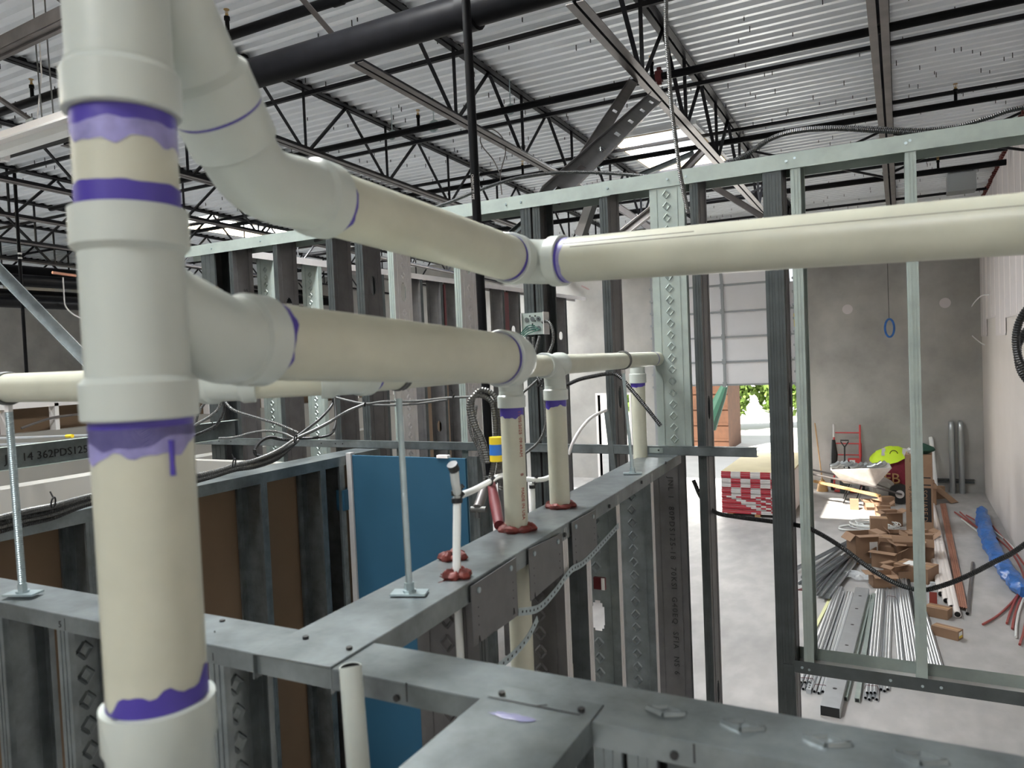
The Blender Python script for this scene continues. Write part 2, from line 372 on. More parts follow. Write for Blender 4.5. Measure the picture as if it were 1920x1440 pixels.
part(MB().tube([(-.35, 0, .9), (.05, 0, 1.8), (.35, 0, 2.55)], [.26, .16, .03], 10), 'canopy', M['green'], t)
part(MB().tube([(-.6, 0, .02), (.4, 0, 2.7)], .02, 8), 'pole', M['galvw'], t)
# ================================================================ roof steel
def angle(mb, p, q, a=.045, t=.006, up=(0, 0, 1), flip=1):
    mb.bar(p, q, a, t, up, (0, -a / 2)); mb.bar(p, q, t, a, up, (flip * (a / 2 - t / 2), 0)); return mb
def make_joist(X, label):
    Y0, Y1 = -5.0 if X > -9 else 1.0, FW - .05; zb = 5.78
    t = thing('roof_joist', label, 'joist', (X, 0, 0), 0, 'open web steel roof joists')
    def zt(y): return roofz(y)
    def bz(y): return zb - .03 * y
    mb = MB()
    for s in (-1, 1): angle(mb, (s * .04, Y0, zt(Y0) - .004), (s * .04, Y1, zt(Y1) - .004), .058, .006, flip=-s)
    part(mb, 'top_chord', M['joist'], t, False)
    ye = 4.85
    part(angle(MB(), (0, ye, bz(ye) + .01), (0, 3.25, zt(3.25) - .03), .05, .006, up=(0, 1, 0)), 'end_diagonal', M['chord'], t, False)
    for s in (-1, 1):
        Y0 = ye; mb = MB(); mb.bar((s * .04, Y0, bz(Y0)), (s * .04, Y1, bz(Y1)), .058, .006, off=(0, -.028)); mb.mi = 1; mb.bar((s * .014, Y0, bz(Y0)), (s * .014, Y1, bz(Y1)), .006, .058)
        part(mb, 'bottom_chord', [M['chord'], M['joist']], t, False)
    B = [6.38 + 1.47 * k for k in range(-8, 9)]
    for yb in B:
        if yb < Y0 + .8 or yb > Y1 - .8: continue
        part(angle(MB(), (0, yb, bz(yb)), (0, yb, zt(yb) - .03), .036, .005, up=(0, 1, 0)), 'web_post', M['joist'], t, False)
        for s in (-1, 1): part(angle(MB(), (.0, yb + s * .05, bz(yb)), (.0, yb + s * .735, zt(yb) - .03), .04, .005, up=(0, 1, 0)), 'web_diagonal', M['joist'], t, False)
    return t
names = {0: 'roof joist nearest the white side wall, running straight away overhead', 1: 'roof joist that passes the right edge of the far skylight', 2: 'roof joist that passes the left edge of the far skylight', 3: 'roof joist third to the left of the far skylight, crossing behind the big main pipe'}
XJ = [-.10, -1.93, -3.82, -5.76, -7.66, -9.56, -11.46, -13.36, -15.26, -17.16, -19.06, -20.96, -22.86]
j0 = None
for i, X in enumerate(XJ):
    lb = names.get(i, '%s black roof joist counted leftward from the white side wall' % {4: 'fifth', 5: 'sixth', 6: 'seventh', 7: 'eighth', 8: 'ninth', 9: 'tenth', 10: 'eleventh', 11: 'twelfth', 12: 'thirteenth'}.get(i, ''))
    if i in (0, 5): j0 = make_joist(X, lb)
    else: dup(j0, (X, 0, 0), label=lb)
# bridging angles across the bays
for i, (Y, nm) in enumerate(((6.38, 'nearest'), (8.4, 'second nearest'), (10.25, 'third nearest, ending over the far skylight'), (13.35, 'fourth nearest'), (16.1, 'farthest'), (11.7, 'short one under the middle of the far skylight'))):
    z = roofz(Y) - .10; a, b = (-24.5, RW) if i < 5 else (-3.8, -1.95)
    tag(angle(MB(), (a, Y, z), (b, Y, z), .04, .006).build('bridging_angle', M['joist'], None, False), 'black bridging angle across the roof joists, ' + nm, 'bridging', 'bridging angles under the roof deck')
for i, (a, b) in enumerate((((-1.93, 5.68), (-.10, 6.3)), ((-.10, 5.62), (-1.93, 6.3)), ((-.10, 5.68), (1.44, 6.25)), ((1.44, 5.75), (-.10, 6.25)))):
    Y = 11.6; tag(MB().bar((a[0], Y, a[1] - .18), (b[0], Y + .03 * i, b[1] - .18), .03, .03).build('cross_bracing', M['joist'], None, False), ['black cross brace rising to the right beside the far skylight', 'black cross brace falling to the right beside the far skylight', 'black cross brace rising towards the white side wall', 'black cross brace falling towards the white side wall'][i], 'brace', 'cross braces between roof joists')
# sprinkler mains and branch lines with heads
def run(nm, Y, z, r, x0, x1, label, cat='pipe', m='blk', coup=()):
    t = thing(nm, label, cat, ((x0 + x1) / 2, Y, z)); c = (x0 + x1) / 2
    part(MB().tube([(x0 - c, 0, 0), (x1 - c, 0, 0)], r, 20), 'pipe', M[m], t)
    for x in coup: part(MB().tube([(x - c - .05, 0, 0), (x - c - .045, 0, 0), (x - c - .045, 0, 0), (x - c + .045, 0, 0), (x - c + .05, 0, 0)], [r, r * 1.02, r * 1.2, r * 1.2, r], 20).box((x - c - .03, -.02, r * 1.15), (x - c + .03, .02, r * 1.45)), 'coupling', M['blk'], t)
    return t
run('sprinkler_main', 4.26, 5.45, .110, -8.0, .6, 'very thick black sprinkler main crossing the top of the view', coup=(-2.42, -5.0))
run('sprinkler_branch', 4.57, 5.98, .04, -10, -3.4, 'black branch pipe just above the thick sprinkler main', coup=(-3.75,))
b1 = run('sprinkler_branch', 7.3, 5.885, .038, -12, RW, 'black sprinkler branch line, nearest of those crossing to the side wall')
run('sprinkler_branch', 9.78, 5.81, .036, -12, RW, 'black sprinkler branch line, middle of those crossing to the side wall')
run('sprinkler_branch', 13.0, 5.72, .045, -12, RW - .05, 'black sprinkler branch line, farthest of those crossing to the side wall')
run('pipe_stub', 12.6, 5.98, .022, -1.6, RW - .1, 'thin black pipe above the farthest sprinkler branch line')
t = thing('grooved_coupling', 'red grooved coupling on the nearest sprinkler branch line', 'coupling', tuple(U(1236, 143, Y=7.3)))
part(MB().tube([(-.03, 0, 0), (.03, 0, 0)], .058, 16).box((-.02, -.015, .05), (.02, .015, .085)).box((-.02, -.015, -.085), (.02, .015, -.05)), 'coupling_body', M['red'], t)
def head(p, label):
    t = thing('fire_sprinkler', label, 'sprinkler', tuple(p), 0, 'upright sprinkler heads')
    part(MB().tube([(0, 0, 0), (0, 0, .10), (0, 0, .10), (0, 0, .13)], [.018, .018, .024, .024], 10), 'nipple', M['blk'], t)
    mb = MB().tube([(0, 0, .13), (0, 0, .15)], .014, 8); mb.bar((-.012, 0, .15), (-.016, 0, .185), .004, .004, (0, 1, 0)); mb.bar((.012, 0, .15), (.016, 0, .185), .004, .004, (0, 1, 0)); mb.tube([(0, 0, .15), (0, 0, .18)], .004, 6); mb.tube([(0, 0, .186), (0, 0, .19)], .024, 10)
    part(mb, 'head', M['brass'], t)
for px, py, Y, z, lb in ((427, 62, 4.57, 5.98, 'brass sprinkler head above the near thick main, beside the elbow of the drain stack'), (62, 205, 4.57, 5.98, 'brass sprinkler head above the white light fixture'), (785, 243, 7.3, 5.885, 'brass sprinkler head left of the tall black riser pipe'), (1222, 135, 7.3, 5.885, 'brass sprinkler head beside the red coupling'), (981, 342, 9.78, 5.81, 'brass sprinkler head just right of the tall black riser pipe'), (1792, 193, 9.78, 5.81, 'brass sprinkler head nearest the white side wall on the middle branch line'), (1759, 318, 13.0, 5.72, 'brass sprinkler head on the farthest branch line')):
    p = U(px, py, Y=Y); p.z = z + .03; head(p, lb)
def hanger(p, r, top, label):
    t = thing('pipe_hanger', label, 'hanger', tuple(p), 0, 'ring hangers on the sprinkler pipes')
    a = [(r * 1.15 * math.sin(k * math.pi / 12), 0, -r * 1.15 * math.cos(k * math.pi / 12)) for k in range(25)]
    mb = MB(); [mb.bar(V(a[k]), V(a[k + 1]), .03, .004, (0, 1, 0)) for k in range(24)]
    part(mb, 'ring', M['zinc'], t); part(MB().tube([(0, 0, r * 1.1), (0, 0, top)], .006, 8), 'rod', M['zinc'], t)
for px, Y, z, r, lb in ((733, 7.3, 5.885, .04, 'zinc ring hanger on the branch line left of the black riser'), (957, 7.3, 5.885, .04, 'zinc ring hanger on the branch line right of the black riser'), (812, 7.3, 5.885, .05, 'zinc clamp on the roof joist left of the black riser'), (1122, 9.78, 5.81, .04, 'zinc ring hanger behind the perforated brace')):
    p = U(px, 200, Y=Y); p.z = z; hanger(p, r, .32, lb)
# black riser that drops in front of the tall stud wall
p0, p1 = U(873, -12, d=2.8), U(919, 890, d=2.8)
t = thing('riser_pipe', 'tall thin black riser pipe dropping past the roof joists to the drain wall', 'pipe', tuple(p1))
part(MB().tube([p0 - p1, (0, 0, 0)], .0168, 16), 'pipe', M['blk'], t)
dv = (p0 - p1).normalized(); rt = V((.886, .462, 0)); 
for s_, fr in (('N E W  P I P E', .62), ('CHARLOTTE PIPE  NORTH', .30)):
    o = (p0 - p1) * fr - rt * .004 + dv.cross(rt) * -.0172
    text(s_ if s_[0] == 'C' else 'CHARLOTTE PIPE', .012, M['galvw'], t, frame(o - V((.462 * 0, 0, 0)) + V((.0, -.0172, 0)), -dv, rt, V((.462, -.886, 0))))
# far left black mains, light strip hangers
for i, (py, X, r) in enumerate(((512, -16.0, .14), (527, -15.2, .12), (556, -15.6, .13), (569, -15.0, .10))):
    p = U(60, py, X=X); tag(MB().tube([(X, 2, p.z), (X, 17.5, p.z)], r, 14).build('main_pipe', M['blk']), 'thick black main pipe high along the far left concrete wall, %s of four' % ['topmost', 'second', 'third', 'lowest'][i], 'pipe', 'main pipes along the far left wall')
p0, p1 = U(27, 325, d=9.2), U(50, 700, d=9.2)
t = thing('conduit_drop', 'thin black vertical pipe at the far left with two white bands', 'pipe', tuple(p1))
part(MB().tube([p0 - p1, (0, 0, 0)], .020, 10), 'pipe', M['blk'], t); q = U(37, 474, d=9.2) - p1
part(MB().tube([q, q + V((0, 0, -.02))], .024, 10).tube([q + V((0, 0, -.055)), q + V((0, 0, -.075))], .024, 10), 'band', M['white'], t)
# strip light fixture at upper left
a, b = U(-30, 288, Z=5.08), U(175, 222, Z=5.08); 
dd = (b - a).normalized(); t = thing('strip_light', 'white hanging fluorescent strip light at the upper left', 'light fixture', tuple(a), math.atan2(dd.y, dd.x)); Lg = (b - a).length + .9
part(MB().box((-.2, -.14, .0), (Lg, .14, .05)).box((-.2, -.05, .05), (Lg, .05, .10)), 'housing', M['fix'], t)
part(MB().box((-.2, -.05, -.05), (Lg, .05, .0)), 'ballast_cover', M['lens'], t)
part(MB().add([(-.2, -.14, 0), (Lg, -.14, 0), (Lg, -.20, -.05), (-.2, -.20, -.05), (-.2, -.137, 0.004), (Lg, -.137, .004), (Lg, -.197, -.046), (-.2, -.197, -.046)], [(0, 1, 2, 3), (7, 6, 5, 4)]), 'reflector', M['fix'], t)
for x in (.15, Lg * .6): part(MB().box((x - .03, -.11, -.07), (x + .03, -.06, .01)).box((x - .03, .06, -.07), (x + .03, .11, .01)), 'lamp_holder', M['white'], t)
for x in (Lg * .33,): part(MB().box((x - .05, -.06, .04), (x + .05, .06, .12)), 'hanger_clip', M['galv'], t); part(MB().tube([(x, 0, .12), (x + .1, 0, .45), (x + .1, 0, .7)], .006, 6), 'hanger_wire', M['galvw'], t)
for px, lb in ((68, 'nearest the strip light'), (90, 'hanging beside the grey beam')):
    q = U(px, 95, d=5.6); mb = MB().tube([q + V((0, 0, .55)), q, q + V((.02, 0, -.55))], .006, 6); tag(mb.build('hanging_wire', M['cable']), 'thin metal wire from the roof, ' + lb, 'wire')
# grey unistrut-like beam upper left
a, b = U(-40, 122, Z=5.6), U(170, 22, Z=5.6)
mb = MB().bar(a, b, .10, .012); mb.bar(a, b, .012, .09, off=(-.05, .045)); mb.bar(a, b, .012, .09, off=(.05, .045)); mb.bar(a, b, .008, .02, off=(0, -.012))
tag(mb.build('steel_channel', M['chord'], None, False), 'dark grey steel channel crossing the top left corner', 'channel')
# red / copper strip and bits high at left, ducts
q0, q1 = U(98, 511, X=-15.06), U(142, 517, X=-15.06); tag(MB().tube([q0, q1], .03, 10).build('copper_pipe', M['copper']), 'short bright copper pipe among the far left mains', 'pipe')
a = U(1500 + 32, 0, Y=14.6); a.z = 5.6
t = thing('access_panel', 'light grey square duct cap under the roof near the side wall', 'duct', tuple(U(1800, 321, Y=15.0)))
part(MB().box((-.2, -.2, -.36), (.22, .2, -.06)), 'box', M['duct'], t, False)
mb = MB().box((-19, 9, 5.0), (-16.6, 12, 5.5)); tag(mb.build('air_duct', M['duct'], None, False), 'grey sheet metal air duct under the roof at the far left', 'duct')
# ================================================================ cold formed steel framing
def stud(label, x, y, z0, z1, w=.152, f=.035, dirn=-1, rz=0, kind='dark', holes=(), dia=False, group=None, lip=True, screws=True, name='metal_stud'):
    """web in the local YZ plane, flanges run dirn*x; rz turns it"""
    t = thing(name, label, 'stud', (x, y, z0), rz, group); H = z1 - z0; th = .0016
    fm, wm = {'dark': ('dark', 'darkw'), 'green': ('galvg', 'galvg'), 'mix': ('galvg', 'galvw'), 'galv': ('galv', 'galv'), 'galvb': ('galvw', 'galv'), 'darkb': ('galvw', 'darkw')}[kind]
    mb = MB(); hs = sorted([h for h in holes if .1 < h - z0 < H - .1]); z = 0
    for h in hs:
        hz = h - z0; mb.box((-th / 2, -w / 2, z), (th / 2, w / 2, hz - .05)); z = hz + .05
        for (a, b, hw) in ((-.05, -.042, .012), (-.042, -.03, .019), (-.03, .03, .022), (.03, .042, .016), (.042, .05, .009)):
            mb.box((-th / 2, -w / 2, hz + a), (th / 2, -hw, hz + b)); mb.box((-th / 2, hw, hz + a), (th / 2, w / 2, hz + b))
    mb.box((-th / 2, -w / 2, z), (th / 2, w / 2, H))
    for s in (-1, 1):                                   # rolled stiffening lines
        mb.box((-.0028, s * w * .30 - .0022, 0), (.0028, s * w * .30 + .0022, H))
    if dia:
        k = .06
        while k < H - .05:
            if not any(abs(k + z0 - h) < .075 for h in hs):
                for (a, b) in (((0, -.014), (.012, 0)), ((.012, 0), (0, .014)), ((0, .014), (-.012, 0)), ((-.012, 0), (0, -.014))):
                    mb.ridge((0, a[0] * 1.25, k + a[1] * 1.2), (0, b[0] * 1.25, k + b[1] * 1.2), .0095, .0055)
            k += .05
    part(mb, 'web', M[wm], t, False)
    for s in (-1, 1):
        mb = MB(); x0, x1 = (0, dirn * f) if dirn > 0 else (dirn * f, 0)
        mb.box((x0, s * w / 2 - th / 2, 0), (x1, s * w / 2 + th / 2, H))
        mb.box((dirn * f - th / 2, s * w / 2 - (s > 0) * .011, 0), (dirn * f + th / 2, s * w / 2 + (s < 0) * .011, H))
        for q in (.33, .66): mb.box((dirn * f * q - .0012, s * w / 2 - .0022, 0), (dirn * f * q + .0012, s * w / 2 + .0022, H))
        part(mb, 'flange', M[fm], t, False)
    return t
def track(label, p, q, w=.155, leg=.035, open_='down', m='galv', screws=(), group=None, name='metal_track', th=.002, legm=None, backm=None):
    p = V(p); q = V(q); d = q - p; t = thing(name, label, 'track', tuple(p), math.atan2(d.y, d.x), group); Ln = d.length; s = -1 if open_ == 'down' else 1
    part(MB().box((0, -w / 2, -th / 2), (Ln, w / 2, th / 2)), 'web', M[m], t, False)
    for sd in (-1, 1):
        fl = part(MB().box((0, sd * w / 2 - th / 2, min(0, s * leg)), (Ln, sd * w / 2 + th / 2, max(0, s * leg))), 'flange', M[(backm if sd > 0 and backm else legm) or m], t, False)
        if sd < 0: fl0 = fl
    for u in screws:
        part(MB().tube([(u, -w / 2 - .001, s * leg * .5), (u, -w / 2 - .004, s * leg * .5)], .0055, 10), 'screw', M['zinc'], fl0)
    return t
# ---- tall wall across the view (3.25 m away)
YC, HC = 3.25, 3.96; YF = YC - .076
def cx(px, py, Y=YF): return U(px, py, Y=Y).x
track('long pale galvanised top track of the tall open stud wall', (-4.0, YC, HC), (-1.13, YC, HC), .158, .062, m='galvg', screws=(.35, .75, 1.1, 2.35, 2.43), legm='galvg')
track('pale galvanised top track of the tall stud wall, right length beside the side wall', (-1.17, YC, HC + .003), (RW - .01, YC, HC + .003), .161, .062, m='galvg', screws=(.03, .3, .38, .78, 1.2, 1.85))
xs5 = cx(1217, 345); 
CS = [  # px of left flange edge at y, width flange px, label, kind, holes, dia, z0
 (1298, 510, .034, 'dark stud right of the wide embossed stud, full height of the tall wall', 'dark', (2.95, 1.7, .9), False),
 (1123, 365, .038, 'dark stud left of the wide embossed stud in the tall wall', 'dark', (3.0,), False),
 (850, 480, .036, 'pale stud with embossed diamonds just left of the black riser pipe', 'mix', (3.68,), True),
 (727, 490, .036, 'pale stud with embossed diamonds, second left of the black riser pipe', 'mix', (3.57, 2.3), True),
 (667, 500, .05, 'broad dark stud with a long punched hole, left of the two pale diamond studs', 'dark', (3.62, 3.14), False),
 (612, 480, .045, 'dark stud in the tall wall above the purple fitting ring of the back drain run', 'dark', (), False),
 (512, 480, .032, 'dark stud with a cross mark and punched hole, behind the tee of the drain stack', 'dark', (3.55, 3.2), False),
]
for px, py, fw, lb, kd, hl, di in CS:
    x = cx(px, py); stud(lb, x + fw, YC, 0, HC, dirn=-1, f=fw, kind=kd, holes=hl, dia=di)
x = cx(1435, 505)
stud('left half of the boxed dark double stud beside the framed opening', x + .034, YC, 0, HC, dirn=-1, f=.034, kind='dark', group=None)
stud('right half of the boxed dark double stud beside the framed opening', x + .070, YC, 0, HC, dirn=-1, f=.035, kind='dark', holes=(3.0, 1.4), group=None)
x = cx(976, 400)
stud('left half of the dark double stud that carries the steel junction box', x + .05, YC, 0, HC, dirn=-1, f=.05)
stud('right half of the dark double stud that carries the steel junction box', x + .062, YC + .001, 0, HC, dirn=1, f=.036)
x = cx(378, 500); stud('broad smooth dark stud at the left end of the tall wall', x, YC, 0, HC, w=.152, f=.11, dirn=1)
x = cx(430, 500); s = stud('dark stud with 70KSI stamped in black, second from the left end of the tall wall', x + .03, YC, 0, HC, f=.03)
text('S-18 70KSI G40', .040, M['ink'], sub_of(s, 'web'), frame((.003, -.005, HC - .28), (0, 0, -1), (0, 1, 0), (1, 0, 0)), sp=1.3)
xs3 = cx(1487, 500); ZS = CZ - 1.33
for px, py, lb, hl in ((1487, 500, 'narrow pale green stud at the left side of the framed opening', ()), (1700, 440, 'narrow pale green stud in the middle of the framed opening', (2.2,))):
    x = cx(px, py); s = stud(lb, x, YC, ZS, HC, f=.036, dirn=1, kind='green')
    for sy in (HC - .02 - ZS, .02): part(MB().tube([(.018, -.080, sy), (.018, -.083, sy)], .005, 10), 'screw', M['zinc'], s)
track('galvanised sill track along the bottom of the framed opening', (cx(1490, 1260), YC, ZS), (RW - .005, YC, ZS), .158, .05, open_='up', m='galvw', legm='dark', backm='galvg', screws=(.03, .35, .52, 1.0))  # shaded front and lit inside are put into the leg colours
part(MB().box((0, 0, 0), (.04, .002, .05)), 'clip', M['dark'], thing('track_clip', 'small dark clip tying the sill track to the boxed double stud', 'clip', (cx(1470, 1255), YF - .004, ZS - .02)), False)
# wide embossed stud facing the camera where the drain wall meets the tall wall
xa, xb = cx(1217, 345), cx(1281, 345)
s = stud('wide pale green stud with a column of embossed diamonds, turned flat to the camera', (xa + xb) / 2, YF + .0, 2.76, HC - .005, w=xb - xa, f=.035, dirn=-1, rz=-math.pi / 2, kind='green', dia=2)
# ---- bridging channel across the tall wall front
p, q = U(372, 833, Y=YF - .02), U(1420, 838, Y=YF - .02); q.z = p.z = (p.z + q.z) / 2
t = thing('bracing_channel', 'long horizontal galvanised channel fixed across the tall stud wall', 'channel', tuple(p), 0); Ln = (q - p).length
part(MB().box((0, -.016, -.019), (Ln, -.0145, .019)).box((0, -.016, .0175), (Ln, .018, .019)).box((0, -.016, -.019), (Ln, .018, -.0175)), 'channel_body', M['galv'], t, False)
mb = MB()
for u in (.05, .2, .3, 1.1, 1.15, 2.9, 1.0): mb.tube([(u, -.0162, .002), (u, -.0175, .002)], .004, 8)
part(mb, 'screw', M['black'], t)
part(MB().box((Ln - .45, -.0175, -.010), (Ln - .39, -.016, .012)), 'punched_slot', M['galvg'], t)
# ---- diagonal braces from tall wall up to the joists
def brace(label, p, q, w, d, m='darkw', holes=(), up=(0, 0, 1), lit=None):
    p = V(p); q = V(q); t = thing('diagonal_brace', label, 'brace', tuple(p), 0, 'steel braces tying the tall wall to the roof'); q = q - p; dd = q.normalized(); sd = dd.cross(V(up)).normalized(); u = sd.cross(dd); Ln = q.length
    Fm = Matrix(((sd.x, dd.x, u.x, 0), (sd.y, dd.y, u.y, 0), (sd.z, dd.z, u.z, 0), (0, 0, 0, 1)))
    mb = MB(); y = 0
    for h in holes:
        h *= Ln; mb.box((-w / 2, y, -.001), (w / 2, h - .045, .001), Fm); mb.box((-w / 2, h - .045, -.001), (-.018, h + .045, .001), Fm); mb.box((.018, h - .045, -.001), (w / 2, h + .045, .001), Fm); y = h + .045
    mb.box((-w / 2, y, -.001), (w / 2, Ln, .001), Fm)
    part(mb, 'web', M[m], t, False)
    part(MB().box((-w / 2, 0, 0), (-w / 2 + .002, Ln, d), Fm).box((w / 2 - .002, 0, 0), (w / 2, Ln, d), Fm), 'flange', M[lit or m], t, False)  # lit colours the flange brighter, as if light caught it
    return t
a = U(1030, 372, Y=YC); b = U(1228, 185, Y=6.1)
brace('broad dark brace with a row of bright punched holes rising to a roof joist', a, b, .115, .035, 'darkw', (.05, .20, .36, .51, .66, .81, .94), up=(.35, -1, -.15))
a2 = U(1050, 372, Y=YC + .25); b2 = U(1188, 152, Y=6.6)
brace('second dark brace crossing behind the broad perforated one', a2, b2, .085, .05, 'chord', (.62,), up=(.5, -1, -.1))
brace('slim bright edged brace between the dark stud and perforated brace, below the top track', U(1095, 445, Y=YC + .12), U(1122, 366, Y=YC + .12), .055, .04, 'dark', (), lit='galvw')
for i, (p, q, Y, m) in enumerate((((1160, 388), (1222, 430), 7.2, 'chord'), ((1168, 440), (1225, 395), 5.0, 'chord'), ((955, 445), (1012, 398), 5.2, 'dark'), ((1330, 345), (1430, 408), 8.0, 'chord'), ((1200, 330), (1302, 288), 8.2, 'galv'), ((1282, 322), (1318, 285), 6.0, 'chord'))):
    brace(['grey brace between the dark stud and the wide embossed stud, falling to the right', 'dark brace with a pale edge, rising to the wide embossed stud', 'dark brace rising just above the elbow of the upper drain pipe', 'grey brace behind the top track to the right of the wide embossed stud', 'thin bright brace below the skylight', 'short brace meeting the joist below the skylight'][i], U(*p, Y=Y), U(*q, Y=Y), .06, .03, m, (), up=(0, -1, .2), lit='galvw' if i == 1 else None)
# left slanting galvanised brace in front of the far left wall
brace('galvanised brace slanting down behind the drain stack at the left', U(-30, 478, d=4), U(175, 688, d=3.9), .062, .035, 'galv', (), up=(.3, -.8, .5))
# ---- wall running away at the left, behind the tall wall
XD = -3.78
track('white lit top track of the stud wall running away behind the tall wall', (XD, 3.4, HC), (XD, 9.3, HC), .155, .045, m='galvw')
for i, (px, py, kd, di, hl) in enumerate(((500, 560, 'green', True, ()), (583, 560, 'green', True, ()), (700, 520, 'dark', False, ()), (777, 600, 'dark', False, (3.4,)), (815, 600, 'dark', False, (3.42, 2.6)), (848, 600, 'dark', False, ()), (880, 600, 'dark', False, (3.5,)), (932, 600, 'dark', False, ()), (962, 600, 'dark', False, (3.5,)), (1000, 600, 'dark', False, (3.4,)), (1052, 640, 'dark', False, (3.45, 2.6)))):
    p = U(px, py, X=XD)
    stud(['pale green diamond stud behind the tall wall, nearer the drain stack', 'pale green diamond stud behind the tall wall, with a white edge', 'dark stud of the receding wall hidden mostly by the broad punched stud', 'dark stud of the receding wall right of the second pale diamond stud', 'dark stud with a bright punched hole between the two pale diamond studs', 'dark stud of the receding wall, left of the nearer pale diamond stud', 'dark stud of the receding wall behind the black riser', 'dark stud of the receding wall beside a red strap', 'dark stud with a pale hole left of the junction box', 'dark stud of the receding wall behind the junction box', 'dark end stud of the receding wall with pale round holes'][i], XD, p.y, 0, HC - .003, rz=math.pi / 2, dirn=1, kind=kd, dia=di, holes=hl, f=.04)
for i, (px, w_) in enumerate(((886, 0), (936, 0), (826, 0))):
    p = U(px + 6, 600, X=XD + .05); mb = MB().box((p.x - .03, p.y - .0, 3.0 if i < 2 else 3.5), (p.x + .015, p.y + (.13, .13, .03)[i], 3.90)); tag(mb.build('red_strap', M['red'], None, False), 'red plastic strip in the receding stud wall, ' + ['left of the junction box', 'closest to the junction box', 'on a dark stud edge'][i], 'strip')
for i, (px, wd) in enumerate(((808, .34), (852, .30))):
    p = U(px, 860, X=XD - 1.2); tag(MB().box((XD - 1.25, p.y - wd, 0), (XD - 1.2, p.y + wd, 2.95)).build('drywall_board', M['kraft'], None, False), 'brown board between the dark studs behind the pale diamond studs, ' + ['left one', 'right one'][i], 'board')
tag(MB().box((XD - 1.3, 5.0, 2.95), (XD - 1.2, 9.5, 3.3)).build('drywall_strip', M['beige'], None, False), 'pale drywall strip above the brown boards behind the receding wall', 'board')
# ---- low wall along the left (boards on its far side)
XE, ZE = -2.53, 2.75
track('blue grey galvanised top track of the low wall at the left', (XE, .35, ZE), (XE, 3.15, ZE), .16, .045, m='galv')
for i, py in enumerate(((494, 900), (605, 877), (170, 985), (640, 862))):
    p = U(*py, X=XE + .08)
    stud(['galvanised stud of the low left wall, just right of the drain stack', 'galvanised stud of the low left wall, nearer the blue board', 'galvanised stud of the low left wall, left of the drain stack', 'galvanised end stud of the low left wall against the blue board'][i], XE, p.y + .02, 0, ZE - .002, w=.155, f=.035, dirn=-1, rz=math.pi / 2, kind='galv')
for i, (a, b) in enumerate(((.30, 1.20), (1.20, 2.42), (2.42, 3.1))):
    tag(MB().box((XE - .10, a + .003, 0), (XE - .084, b - .003, ZE - .03)).build('drywall_board', M['kraft'], None, False), 'brown drywall board on the far side of the low left wall, ' + ['left of the stack', 'behind the stack', 'by the blue board'][i], 'board')
# outlet box on end stud
p = U(652, 935, X=XE + .07); tag(MB().box((p.x - .03, p.y - .05, p.z - .05), (p.x + .02, p.y + .04, p.z + .05)).build('outlet_box', M['blue'], None, False), 'blue outlet box on the end stud beside the blue board', 'outlet box')
# blue board closing the bay
x0, x1 = U(660, 855, Y=2.88).x, U(872, 860, Y=2.88).x
tag(MB().box((x0, 2.88, 0), (x1, 2.895, 2.752)).build('blue_board', M['blue'], None, False), 'large blue drywall board closing the bay beyond the drain wall', 'board')
tag(MB().box((x0 - .03, 2.87, 0), (x0 - .001, 2.90, 2.765)).build('corner_bead', M['galvw'], None, False), 'pale metal edge at the left of the blue board', 'edge strip')
stud('galvanised stud at the right edge of the blue board', x1 + .05, 2.96, 0, 2.76, w=.12, f=.05, dirn=-1, kind='galv')
mb = MB().box((x0 + .5, 2.875, 2.752), (x0 + .56, 2.9, 2.765)); tag(mb.build('plaster_crumb', M['mud'], None, False), 'white plaster crumbs on top of the blue board', 'debris')
# beige finished partition further left
tag(MB().box((-4.35, -.6, 0), (-4.2, 5.5, 2.62)).build('partition', M['beige'], None, False), 'low beige drywall partition behind the cable bundle', 'partition')
tag(MB().box((-4.2, 3.1, 0), (-2.75, 3.16, 2.66)).build('partition', M['beige'], None, False), 'pale drywall panel below the horizontal channel at the left', 'partition')
p, q = U(-40, 866, X=-3.2), U(175, 843, X=-3.2)
t = thing('stamped_stud', 'horizontal galvanised stud stamped 14 362PDS125-18 at the left', 'stud', tuple(p), math.atan2((q - p).y, (q - p).x)); Ln = (q - p).length; sl = (q.z - p.z)
part(MB().box((0, 0, -.046), (Ln + .8, .002, .046)), 'web', M['galv'], t, False)
part(MB().box((0, -.03, .045), (Ln + .8, .002, .047)).box((0, -.03, -.047), (Ln + .8, .002, -.045)), 'flange', M['galvg'], t, False)
text('14 362PDS125-18', .047, M['ink'], sub_of(t, 'web'), frame(((U(40, 858, X=-3.2) - p).length, -.002, -.020), (1, 0, 0), (0, 0, 1), (0, -1, 0)))
text('J', .05, M['ink'], sub_of(t, 'web'), frame(((U(8, 862, X=-3.2) - p).length, -.002, -.020), (1, 0, 0), (0, 0, 1), (0, -1, 0)))
# framed parapet with brown boards far left, its studs whitened as lit
Xp = -7.5
za, zb_ = U(75, 757, X=Xp).z, U(75, 802, X=Xp).z
t = thing('framed_parapet', 'far framed partition with brown boards and studs coloured white as lit at the left', 'partition', (Xp, 3.0, 0))
part(MB().box((0, -2, za - .03), (.1, 8.2, za + .03)), 'top_track', M['fix'], t, False)
part(MB().box((-.05, -2, zb_ - .05), (-.03, 8.2, za - .02)), 'board', M['kraft'], t, False)
part(MB().box((-.05, -2, 0), (.1, 8.2, zb_ - .03)), 'lower_panel', M['beige'], t, False)
for k in range(22): part(MB().box((.0, -1.8 + .46 * k, zb_ - .03), (.1, -1.76 + .46 * k, za)), 'stud', M['fix'], t, False)
